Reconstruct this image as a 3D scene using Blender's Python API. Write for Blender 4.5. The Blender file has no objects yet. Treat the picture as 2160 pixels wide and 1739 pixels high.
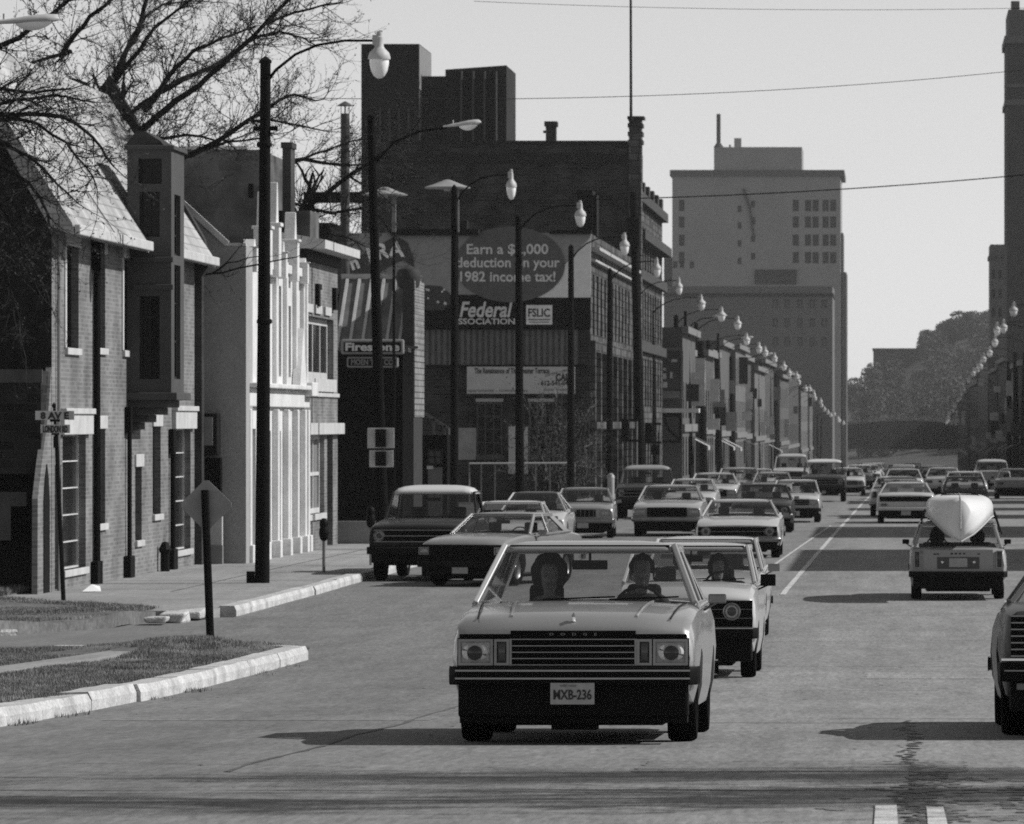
import bpy, bmesh, math, random
from mathutils import Vector, Matrix
random.seed(7)
R = math.radians
sc = bpy.context.scene
COL = sc.collection
F = 12000.0            # focal length of the photograph in its own pixels
VX, VY = 1900.0, 890.0 # where the street's direction meets the horizon

# ------------------------------------------------------------------ helpers
def at(x, y, d):
    "a point seen at photo pixel (x, y), d metres up the street"
    return Vector(((x - VX) * d / F, d, (VY - y) * d / F))
def px(x, d): return (x - VX) * d / F
def pz(y, d): return (VY - y) * d / F

PROF = [(-80,-1.6),(0,-1.66),(15,-1.73),(27,-1.91),(40,-2.27),(50,-2.55),(60,-2.77),(75,-2.97),(90,-3.03),(110,-3.06),
        (150,-3.15),(190,-3.27),(255,-3.5),(400,-4.3),(570,-5.6),(750,-7.5),(900,-9.2),(1050,-10.5),(1300,-10.9),(1600,-8),(2800,-2)]
def zg(y):
    P = PROF
    if y <= P[0][0]: return P[0][1]
    for i in range(len(P) - 1):
        if y <= P[i+1][0]:
            x0, z0 = P[i]; x1, z1 = P[i+1]
            m0 = (z1 - P[i-1][1]) / (x1 - P[i-1][0]) if i > 0 else (z1 - z0) / (x1 - x0)
            m1 = (P[i+2][1] - z0) / (P[i+2][0] - x0) if i + 2 < len(P) else (z1 - z0) / (x1 - x0)
            h = x1 - x0; t = (y - x0) / h
            return ((2*t**3 - 3*t**2 + 1)*z0 + (t**3 - 2*t**2 + t)*h*m0 + (-2*t**3 + 3*t**2)*z1 + (t**3 - t**2)*h*m1)
    return P[-1][1]

def tag(o, label=None, cat=None, group=None, kind=None):
    if label: o['label'] = label
    if cat: o['category'] = cat
    if group: o['group'] = group
    if kind: o['kind'] = kind
    return o
def thing(name, label, cat, loc=(0,0,0), rz=0.0, group=None):
    o = bpy.data.objects.new(name, None); COL.objects.link(o)
    o.location = loc; o.rotation_euler = (0, 0, rz); o.empty_display_size = .2
    return tag(o, label, cat, group)
def wloc(o):
    v = Vector((0,0,0))
    while o is not None: v = v + o.location; o = o.parent
    return v
def copy_tree(o, parent=None):
    c = o.copy(); COL.objects.link(c)
    if parent is not None: c.parent = parent
    for ch in list(o.children): copy_tree(ch, c)
    return c

class MB:
    def __init__(s): s.v = []; s.f = []; s.mi = []; s.m = 0; s.cuts = []; s.adds = []
    def cut(s): s.cuts.append((len(s.v), len(s.f)))
    def add(s, vs, fs):
        n = len(s.v); s.adds.append((n, len(s.f))); s.v.extend([tuple(p) for p in vs])
        for f in fs: s.f.append(tuple(n + i for i in f)); s.mi.append(s.m)
        return s
    def box(s, x0, x1, y0, y1, z0, z1):
        return s.add([(x0,y0,z0),(x1,y0,z0),(x1,y1,z0),(x0,y1,z0),(x0,y0,z1),(x1,y0,z1),(x1,y1,z1),(x0,y1,z1)],
                     [(0,3,2,1),(4,5,6,7),(0,1,5,4),(1,2,6,5),(2,3,7,6),(3,0,4,7)])
    def quad(s, a, b, c, d): return s.add([a,b,c,d], [(0,1,2,3)])
    def beam(s, p, q, w, h=None, up=(0,0,1)):
        p = Vector(p); q = Vector(q); h = h or w; d = (q - p).normalized(); up = Vector(up)
        if abs(d.dot(up)) > .98: up = Vector((0,1,0))
        a = d.cross(up).normalized() * w/2; b = a.cross(d).normalized() * h/2
        return s.add([p-a-b,p+a-b,p+a+b,p-a+b,q-a-b,q+a-b,q+a+b,q-a+b],
                     [(0,3,2,1),(4,5,6,7),(0,1,5,4),(1,2,6,5),(2,3,7,6),(3,0,4,7)])
    def tube(s, pts, rad, n=6, cap=True):
        pts = [Vector(p) for p in pts]; k = len(pts)
        if not hasattr(rad, '__len__'): rad = [rad] * k
        vs = []; ref = None
        for i, p in enumerate(pts):
            d = (pts[min(i+1,k-1)] - pts[max(i-1,0)])
            if d.length < 1e-9: d = Vector((0,0,1))
            d.normalize()
            if ref is None: ref = Vector((0,0,1)) if abs(d.z) < .9 else Vector((1,0,0))
            a = d.cross(ref)
            if a.length < 1e-6: a = d.cross(Vector((1,.3,.2)))
            a.normalize(); b = d.cross(a); ref = b.cross(d) * -1 if False else a.cross(d)
            ref = Vector((0,0,1)) if abs(d.z) < .9 else Vector((1,0,0))
            for j in range(n):
                t = 2*math.pi*j/n
                vs.append(p + (a*math.cos(t) + b*math.sin(t)) * rad[i])
        fs = []
        for i in range(k-1):
            for j in range(n):
                j2 = (j+1) % n
                fs.append((i*n+j, i*n+j2, (i+1)*n+j2, (i+1)*n+j))
        if cap:
            fs.append(tuple(range(n-1,-1,-1))); fs.append(tuple((k-1)*n+j for j in range(n)))
        return s.add(vs, fs)
    def lathe(s, prof, n=16, c=(0,0,0), axis='z'):
        vs = []; k = len(prof)
        for r, z in prof:
            for j in range(n):
                t = 2*math.pi*j/n; a, b = r*math.cos(t), r*math.sin(t)
                p = (a,b,z) if axis == 'z' else ((z,a,b) if axis == 'x' else (a,z,b))
                vs.append((p[0]+c[0], p[1]+c[1], p[2]+c[2]))
        fs = []
        for i in range(k-1):
            for j in range(n):
                j2 = (j+1) % n
                fs.append((i*n+j, i*n+j2, (i+1)*n+j2, (i+1)*n+j))
        if prof[0][0] > 1e-5: fs.append(tuple(range(n-1,-1,-1)))
        if prof[-1][0] > 1e-5: fs.append(tuple((k-1)*n+j for j in range(n)))
        return s.add(vs, fs)
    def prism(s, poly, axis, a0, a1):
        n = len(poly)
        def P(p, a): return (a,p[0],p[1]) if axis == 'x' else ((p[0],a,p[1]) if axis == 'y' else (p[0],p[1],a))
        vs = [P(p,a0) for p in poly] + [P(p,a1) for p in poly]
        fs = [tuple(range(n-1,-1,-1)), tuple(range(n,2*n))]
        for i in range(n):
            j = (i+1) % n; fs.append((i,j,n+j,n+i))
        return s.add(vs, fs)
    def grid(s, fn, nu, nv, thick=None):
        vs = [fn(i/nu, j/nv) for i in range(nu+1) for j in range(nv+1)]
        fs = [(i*(nv+1)+j, (i+1)*(nv+1)+j, (i+1)*(nv+1)+j+1, i*(nv+1)+j+1) for i in range(nu) for j in range(nv)]
        return s.add(vs, fs)
    def split(s, name, mat, parent=None, **k):
        "the same, but each piece (between two cuts, or each added shape) becomes an object of its own"
        b = s.cuts or s.adds; b = [c for c in b if c[0] < len(s.v)]
        if b[0][0] > 0: b = [(0,0)] + b
        out = []
        for i,(v0,f0) in enumerate(b):
            v1, f1 = b[i+1] if i+1 < len(b) else (len(s.v), len(s.f))
            q = MB(); q.v = s.v[v0:v1]; q.f = [tuple(j-v0 for j in f) for f in s.f[f0:f1]]; q.mi = s.mi[f0:f1]
            if q.f: out.append(q.build(name, mat, parent, **k))
        return out
    def build(s, name, mat, parent=None, smooth=False, bevel=0, recalc=True, angle=38, seg=2):
        me = bpy.data.meshes.new(name)
        off = wloc(parent) if parent is not None else Vector((0,0,0))
        me.from_pydata([(a-off.x, b-off.y, c-off.z) for a,b,c in s.v], [], s.f)
        mats = mat if isinstance(mat, (list, tuple)) else [mat]
        for m in mats: me.materials.append(m)
        if len(mats) > 1: me.polygons.foreach_set('material_index', s.mi)
        if recalc:
            bm = bmesh.new(); bm.from_mesh(me); bmesh.ops.recalc_face_normals(bm, faces=bm.faces); bm.to_mesh(me); bm.free()
        o = bpy.data.objects.new(name, me); COL.objects.link(o)
        if parent is not None: o.parent = parent
        if smooth:
            me.polygons.foreach_set('use_smooth', [True]*len(me.polygons)); me.set_sharp_from_angle(angle=R(angle))
        if bevel:
            b = o.modifiers.new('edge', 'BEVEL'); b.width = bevel; b.segments = seg; b.limit_method = 'ANGLE'; b.angle_limit = R(40)
        me.update()
        return o

def text(s, loc, size, mat, parent, width=None, name='lettering', ext=.004, shear=0, align='CENTER', bold=0.0, spacing=1.0, rot=None):
    cu = bpy.data.curves.new(name, 'FONT'); cu.body = s; cu.size = size; cu.extrude = ext
    cu.align_x = align; cu.align_y = 'CENTER'; cu.shear = shear; cu.offset = bold; cu.space_character = spacing
    cu.resolution_u = 3; cu.materials.append(mat)
    o = bpy.data.objects.new(name, cu); COL.objects.link(o)
    o.rotation_euler = rot if rot else (R(90), 0, 0)
    if parent is not None: o.parent = parent
    o.location = Vector(loc) - (wloc(parent) if parent is not None else Vector((0,0,0)))
    dg = bpy.context.evaluated_depsgraph_get(); dg.update()
    me = bpy.data.meshes.new_from_object(o.evaluated_get(dg)); me.name = name
    if width:
        xs = [v.co.x for v in me.vertices]; k = width / max(1e-6, max(xs)-min(xs)); me.transform(Matrix.Diagonal((k,1,1,1)))
    q = bpy.data.objects.new(name, me); COL.objects.link(q); q.rotation_euler = o.rotation_euler; q.location = o.location
    if parent is not None: q.parent = parent
    bpy.data.objects.remove(o); bpy.data.curves.remove(cu)
    return q

# ------------------------------------------------------------------ materials (a black-and-white picture: every colour is a grey)
MATS = {}
def mat(name, c=.3, rough=.7, metal=0.0, var=.18, scale=2.5, bump=0.0, coat=0.0, spec=.22, fine=0.0, emit=0, bscale=30):
    if name in MATS: return MATS[name]
    m = bpy.data.materials.new(name); m.use_nodes = True; MATS[name] = m
    nt = m.node_tree; N = nt.nodes; L = nt.links; b = N['Principled BSDF']
    b.inputs['Roughness'].default_value = rough; b.inputs['Metallic'].default_value = metal
    b.inputs['Coat Weight'].default_value = coat; b.inputs['Coat Roughness'].default_value = .08
    b.inputs['Specular IOR Level'].default_value = spec
    tc = N.new('ShaderNodeTexCoord')
    nz = N.new('ShaderNodeTexNoise'); nz.inputs['Scale'].default_value = scale; nz.inputs['Detail'].default_value = 6
    nz.inputs['Roughness'].default_value = .65
    L.new(tc.outputs['Object'], nz.inputs['Vector'])
    mr = N.new('ShaderNodeMapRange'); mr.inputs['From Min'].default_value = .3; mr.inputs['From Max'].default_value = .7
    mr.inputs['To Min'].default_value = c*(1-var); mr.inputs['To Max'].default_value = c*(1+var)
    L.new(nz.outputs['Fac'], mr.inputs['Value'])
    out = mr.outputs['Result']
    if fine:
        n2 = N.new('ShaderNodeTexNoise'); n2.inputs['Scale'].default_value = scale*18; n2.inputs['Detail'].default_value = 3
        L.new(tc.outputs['Object'], n2.inputs['Vector'])
        m2 = N.new('ShaderNodeMapRange'); m2.inputs['From Min'].default_value=.3; m2.inputs['From Max'].default_value=.7
        m2.inputs['To Min'].default_value = 1-fine; m2.inputs['To Max'].default_value = 1+fine
        L.new(n2.outputs['Fac'], m2.inputs['Value'])
        mu = N.new('ShaderNodeMath'); mu.operation = 'MULTIPLY'; L.new(out, mu.inputs[0]); L.new(m2.outputs['Result'], mu.inputs[1]); out = mu.outputs[0]
    cc = N.new('ShaderNodeCombineColor')
    for k in range(3): L.new(out, cc.inputs[k])
    L.new(cc.outputs[0], b.inputs['Base Color'])
    if bump:
        n3 = N.new('ShaderNodeTexNoise'); n3.inputs['Scale'].default_value = bscale; n3.inputs['Detail'].default_value = 4
        L.new(tc.outputs['Object'], n3.inputs['Vector'])
        bp = N.new('ShaderNodeBump'); bp.inputs['Strength'].default_value = bump; bp.inputs['Distance'].default_value = .02
        L.new(n3.outputs['Fac'], bp.inputs['Height']); L.new(bp.outputs['Normal'], b.inputs['Normal'])
    return m

def brick(name, c1, c2, mortar, scale=1.0, bw=.22, bh=.07, rough=.85, var=.25, bump=.5, msize=.012):
    if name in MATS: return MATS[name]
    m = bpy.data.materials.new(name); m.use_nodes = True; MATS[name] = m
    nt = m.node_tree; N = nt.nodes; L = nt.links; b = N['Principled BSDF']; b.inputs['Roughness'].default_value = rough; b.inputs['Specular IOR Level'].default_value = .08
    tc = N.new('ShaderNodeTexCoord'); sx = N.new('ShaderNodeSeparateXYZ'); L.new(tc.outputs['Object'], sx.inputs[0])
    ad = N.new('ShaderNodeMath'); ad.operation='ADD'; L.new(sx.outputs[0], ad.inputs[0]); L.new(sx.outputs[1], ad.inputs[1])
    cx = N.new('ShaderNodeCombineXYZ'); L.new(ad.outputs[0], cx.inputs[0]); L.new(sx.outputs[2], cx.inputs[1])
    br = N.new('ShaderNodeTexBrick'); L.new(cx.outputs[0], br.inputs['Vector'])
    br.inputs['Scale'].default_value = scale; br.inputs['Brick Width'].default_value = bw; br.inputs['Row Height'].default_value = bh
    br.inputs['Mortar Size'].default_value = msize
    br.inputs['Color1'].default_value = (c1,c1,c1,1); br.inputs['Color2'].default_value = (c2,c2,c2,1); br.inputs['Mortar'].default_value = (mortar,mortar,mortar,1)
    nz = N.new('ShaderNodeTexNoise'); nz.inputs['Scale'].default_value = .9; nz.inputs['Detail'].default_value = 7
    L.new(tc.outputs['Object'], nz.inputs['Vector'])
    mr = N.new('ShaderNodeMapRange'); mr.inputs['From Min'].default_value=.3; mr.inputs['From Max'].default_value=.7
    mr.inputs['To Min'].default_value = 1-var; mr.inputs['To Max'].default_value = 1+var; L.new(nz.outputs['Fac'], mr.inputs['Value'])
    mx = N.new('ShaderNodeVectorMath'); mx.operation='SCALE'; L.new(br.outputs['Color'], mx.inputs[0]); L.new(mr.outputs[0], mx.inputs['Scale'])
    L.new(mx.outputs[0], b.inputs['Base Color'])
    bp = N.new('ShaderNodeBump'); bp.inputs['Strength'].default_value = bump; bp.inputs['Distance'].default_value = .01
    L.new(br.outputs['Color'], bp.inputs['Height']); L.new(bp.outputs[0], b.inputs['Normal'])
    return m

def glass(name, tint=.55, refl=1.0, rough=.03):
    if name in MATS: return MATS[name]
    m = bpy.data.materials.new(name); m.use_nodes = True; MATS[name] = m
    nt = m.node_tree; N = nt.nodes; L = nt.links
    N.remove(N['Principled BSDF']); o = N['Material Output']
    tr = N.new('ShaderNodeBsdfTransparent'); tr.inputs[0].default_value = (tint,tint,tint,1)
    gl = N.new('ShaderNodeBsdfGlossy'); gl.inputs['Roughness'].default_value = rough; gl.inputs['Color'].default_value = (refl,refl,refl,1)
    lw = N.new('ShaderNodeLayerWeight'); lw.inputs['Blend'].default_value = .5
    pw = N.new('ShaderNodeMath'); pw.operation = 'POWER'; L.new(lw.outputs['Facing'], pw.inputs[0]); pw.inputs[1].default_value = 5
    fr = N.new('ShaderNodeMath'); fr.operation = 'MULTIPLY_ADD'; L.new(pw.outputs[0], fr.inputs[0]); fr.inputs[1].default_value = .92; fr.inputs[2].default_value = .06
    mx = N.new('ShaderNodeMixShader'); L.new(fr.outputs[0], mx.inputs[0]); L.new(tr.outputs[0], mx.inputs[1]); L.new(gl.outputs[0], mx.inputs[2])
    L.new(mx.outputs[0], o.inputs['Surface'])
    return m

def road_mat(name, c, var=.12, fine=.14, streak=.08, lanes=None):
    m = mat(name, c, .85, var=var, scale=.35, fine=0, bump=.25, bscale=60)
    if m.get('done'): return m
    m['done'] = 1
    nt = m.node_tree; N = nt.nodes; L = nt.links; b = N['Principled BSDF']
    src = b.inputs['Base Color'].links[0].from_socket
    tc = N.new('ShaderNodeTexCoord')
    n2 = N.new('ShaderNodeTexNoise'); n2.inputs['Scale'].default_value = 22; n2.inputs['Detail'].default_value = 5; n2.inputs['Roughness'].default_value = .8
    mq = N.new('ShaderNodeMapping'); mq.inputs['Scale'].default_value = (1, .10, 1); L.new(tc.outputs['Object'], mq.inputs['Vector'])
    L.new(mq.outputs[0], n2.inputs['Vector'])
    mp = N.new('ShaderNodeMapping'); mp.inputs['Scale'].default_value = (1.1, .035, 1); L.new(tc.outputs['Object'], mp.inputs['Vector'])
    n3 = N.new('ShaderNodeTexNoise'); n3.inputs['Scale'].default_value = 1.0; n3.inputs['Detail'].default_value = 4; L.new(mp.outputs[0], n3.inputs['Vector'])
    n5 = N.new('ShaderNodeTexNoise'); n5.inputs['Scale'].default_value = 2.6; n5.inputs['Detail'].default_value = 8; n5.inputs['Roughness'].default_value = .75; L.new(mq.outputs[0], n5.inputs['Vector'])
    mp2 = N.new('ShaderNodeMapping'); mp2.inputs['Scale'].default_value = (.12, .5, 1); L.new(tc.outputs['Object'], mp2.inputs['Vector'])
    n4 = N.new('ShaderNodeTexNoise'); n4.inputs['Scale'].default_value = 1.0; n4.inputs['Detail'].default_value = 5; L.new(mp2.outputs[0], n4.inputs['Vector'])
    cur = src
    for nd, a in ((n2, fine), (n3, streak*1.8), (n4, streak*.6), (n5, fine*.55)):
        mr = N.new('ShaderNodeMapRange'); mr.inputs['From Min'].default_value=.3; mr.inputs['From Max'].default_value=.7
        mr.inputs['To Min'].default_value = 1-a; mr.inputs['To Max'].default_value = 1+a; L.new(nd.outputs['Fac'], mr.inputs['Value'])
        mx = N.new('ShaderNodeVectorMath'); mx.operation='SCALE'; L.new(cur, mx.inputs[0]); L.new(mr.outputs[0], mx.inputs['Scale']); cur = mx.outputs[0]
    if lanes:
        sx = N.new('ShaderNodeSeparateXYZ'); L.new(tc.outputs['Object'], sx.inputs[0])
        ad = N.new('ShaderNodeMath'); ad.operation = 'MULTIPLY_ADD'; L.new(n5.outputs['Fac'], ad.inputs[0]); ad.inputs[1].default_value = 1.2; L.new(sx.outputs[0], ad.inputs[2])
        mr = N.new('ShaderNodeMapRange'); mr.interpolation_type = 'SMOOTHSTEP'; mr.inputs['From Min'].default_value = lanes[0]; mr.inputs['From Max'].default_value = lanes[1]; mr.inputs['To Min'].default_value = lanes[2]; mr.inputs['To Max'].default_value = 1.0
        L.new(ad.outputs[0], mr.inputs['Value']); mx = N.new('ShaderNodeVectorMath'); mx.operation='SCALE'; L.new(cur, mx.inputs[0]); L.new(mr.outputs[0], mx.inputs['Scale']); cur = mx.outputs[0]
    L.new(cur, b.inputs['Base Color'])
    return m

ASPH = road_mat('asphalt', .215, .12, .38, .05, (-4.8, .9, .74))
ASPH2 = road_mat('side_street_asphalt', .16, .12, .2, .06)
CONC = road_mat('pavement_concrete', .25, .16, .24, .06)
KERB = mat('kerb_concrete', .42, .9, var=.34, scale=2.2, fine=.3, bump=.7)
EARTH = mat('earth', .13, .95, var=.3, scale=.6, fine=.3, bump=.5)
LINE = mat('road_paint', .46, .8, var=.4, scale=5, fine=.45)
TAR = mat('tar', .035, .6, var=.4, scale=8)
GRASS = mat('grass_blades', .18, .8, var=.75, scale=1.6)
BLACK = mat('black_paint', .005, .6, var=.2, spec=.08)
DARKM = mat('dark_metal', .010, .7, var=.3, scale=4, spec=.08)
POLEM = mat('lamp_pole_paint', .005, .8, var=.3, spec=.04)
HILLM = mat('hillside_scrub', .06, .95, var=.35, scale=.15, fine=.3)
WOODP = mat('creosote_wood', .007, .9, var=.4, scale=6, bump=.4, spec=.05)
GALV = mat('galvanised_metal', .42, .5, 0, var=.15)
CHROME = mat('chrome', .62, .16, 1.0, var=.05)
DULLCHROME = mat('dull_chrome', .22, .35, 1.0, var=.2)
TYRE = mat('tyre_rubber', .005, .9, var=.3, spec=.05)
WHITE = mat('white_paint', .62, .5, var=.1)
PALE = mat('pale_paint', .42, .6, var=.12)
MIDG = mat('mid_grey_paint', .18, .6, var=.15)
STONE = mat('stone_trim', .44, .8, var=.16, scale=2, fine=.08, bump=.2)
GLASSD = mat('dark_window_glass', .006, .15, var=.5, spec=.2)
FRAMEW = mat('white_window_frame', .5, .6)
FRAMED = mat('dark_window_frame', .025, .7, spec=.1)
BARK = mat('bark', .014, .95, var=.4, scale=5, bump=.6, spec=.1)
TWIG = mat('twig_bark', .03, .9, var=.3, spec=.1)
BUD = mat('spring_buds', .05, .8, var=.3)
AUTOGL = glass('car_glass', .80)
AUTOGL2 = glass('tinted_car_glass', .5)
GLOBE = mat('lamp_globe', .85, .2, var=.05, coat=.6)
LETW = mat('letter_white', .55, .6, var=.08)
LETD = mat('letter_dark', .03, .6, var=.1)
# ------------------------------------------------------------------ vehicles
LENS = mat('headlight_lens', .34, .12, var=.3, scale=30, coat=.8)
REFLECT = mat('headlight_reflector', .6, .2, .8)
BULBD = mat('headlight_centre', .05, .2, var=.3, coat=.4)
TAILRED = mat('tail_light_lens', .03, .15, coat=.5)
AMBER = mat('signal_lens', .06, .2, var=.2, coat=.4)
PLATE = mat('licence_plate', .34, .5, var=.12, scale=12)
INTER = mat('dark_upholstery', .010, .9, var=.3, spec=.1)
INTER2 = mat('pale_upholstery', .10, .8, var=.2)
GRILLE = mat('grille_black', .004, .6, spec=.08)
def paint(n, c, rough=.32, metal=0): return mat('car_paint_' + n, c, rough if c > .1 else .4, metal, var=.05, scale=1.2, coat=.7 if c > .1 else .12, spec=.4 if c > .1 else .2)
P_WHITE = paint('white', .43); P_CREAM = paint('cream', .30); P_SILVER = paint('silver', .30, .36, .5); P_GREY = paint('grey', .14)
P_DARK = paint('dark', .025); P_BLACK = paint('black', .010); P_TAN = paint('tan', .26); P_MID = paint('mid', .07)

def lerp(a, b, t): return a + (b-a)*t

def apply_mods(o):
    dg = bpy.context.evaluated_depsgraph_get(); dg.update()
    me = bpy.data.meshes.new_from_object(o.evaluated_get(dg))
    old = o.data; o.modifiers.clear(); o.data = me; me.name = o.name
    bpy.data.meshes.remove(old)

DEF = dict(L=4.6, W=1.78, H=1.37, gc=.2, r=.315, tw=.19, yf=-1.42, yr=1.3, hz0=.80, hz1=.94, bz=.93, tz0=.97, tz1=.90,
           zf0=.36, zr0=.36, yc=-.85, yw=-.15, yrr=1.0, yrb=1.5, wb=.91, wr=.72, crown=.05, paint=None, roof=None,
           bpil=.35, cpil=.32, bed=False, doors=2)
def shape(P, root):
    L2, hw = P['L']/2, P['W']/2
    st = []
    def top(y):
        if y <= P['yc']: 
            t = (y + L2) / (P['yc'] + L2); return lerp(P['hz0'], P['hz1'], t) + .03*math.sin(math.pi*t)
        if y >= P['yrb']:
            t = (y - P['yrb']) / max(.05, L2 - P['yrb']); return lerp(P['tz0'], P['tz1'], t)
        return lerp(P['hz1'], P['tz0'], (y - P['yc'])/(P['yrb']-P['yc'])) if False else (P['hz1'] if y < P['yc']+.1 else P['bz'])
    no = P.get('nose', .05)
    st.append((-L2, .94, P['zf0'], P['hz0']-no)); st.append((-L2+.02, .965, P['zf0']-.06, P['hz0']-no*.62)); st.append((-L2+.055, .975, P['zf0']-.08, P['hz0']-no*.25))
    st.append((-L2+.12, .98, P['zf0']-.1, top(-L2+.12)-no*.04))
    st.append((-L2+.35, .992, P['gc']+.05, top(-L2+.35)))
    for y in (P['yf'], (P['yf']+P['yc'])/2, P['yc']): st.append((y, 1.0, P['gc'], top(y)))
    for t in (.08, .4, .75): 
        y = lerp(P['yc'], P['yrb'], t); st.append((y, 1.0, P['gc'], lerp(P['hz1'], P['bz'], min(1, t*3))))
    st.append((P['yrb'], 1.0, P['gc'], P['tz0'] if P['yrb'] < L2-.3 else P['bz']))
    for y in sorted(set([max(P['yrb']+.1, P['yr']+.1), L2-.22])):
        if y > P['yrb'] + .04 and y < L2-.1: st.append((y, .99, P['gc']+.06, top(y)))
    st.append((L2-.04, .965, P['zr0']-.05, P['tz1']-.012)); st.append((L2, .94, P['zr0'], P['tz1']-.05))
    vs, fs = [], []; n = 0
    for (y, wf, zb, zt) in st:
        w = hw*wf; h = zt-zb
        half = [(.0,zb),(.84*w,zb),(.95*w,zb+.05),(.985*w,zb+.25*h),(w,zb+.55*h),(.985*w,zt-.13),(.955*w,zt-.045),(.90*w,zt-.01),(.5*w,zt+.016),(0,zt+.022)]
        loop = half + [(-x,z) for x,z in half[-2:0:-1]]
        n = len(loop); vs += [(x,y,z) for x,z in loop]
    for i in range(len(st)-1):
        for j in range(n):
            j2 = (j+1) % n; fs.append((i*n+j, i*n+j2, (i+1)*n+j2, (i+1)*n+j))
    fs.append(tuple(range(n-1,-1,-1))); fs.append(tuple((len(st)-1)*n+j for j in range(n)))
    mb = MB(); mb.add(vs, fs); body = mb.build('body', P['paint'], None)
    # wheel openings and the hollow cabin
    c1 = MB()
    for y in (P['yf'], P['yr']): c1.lathe([(P['r']+.055, -hw-.2), (P['r']+.055, hw+.2)], 28, (0, y, P['r']+.01), 'x')
    c1 = c1.build('cut', P['paint'])
    c2 = MB(); c2.box(-.80*hw, .80*hw, P['yc']+.14, P['yrb']-.12, .38, 2.0)
    if P['bed']: c2.box(-.86*hw, .86*hw, P['yrb']+.06, L2-.09, .56, 2.0)
    c2 = c2.build('cut', P['paint'])
    for c in (c1, c2):
        b = body.modifiers.new('b', 'BOOLEAN'); b.operation = 'DIFFERENCE'; b.object = c; b.solver = 'EXACT'
    apply_mods(body)
    for c in (c1, c2):
        me = c.data; bpy.data.objects.remove(c); bpy.data.meshes.remove(me)
    me = body.data; me.polygons.foreach_set('use_smooth', [True]*len(me.polygons)); me.set_sharp_from_angle(angle=R(32))
    body.parent = root
    return body

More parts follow.
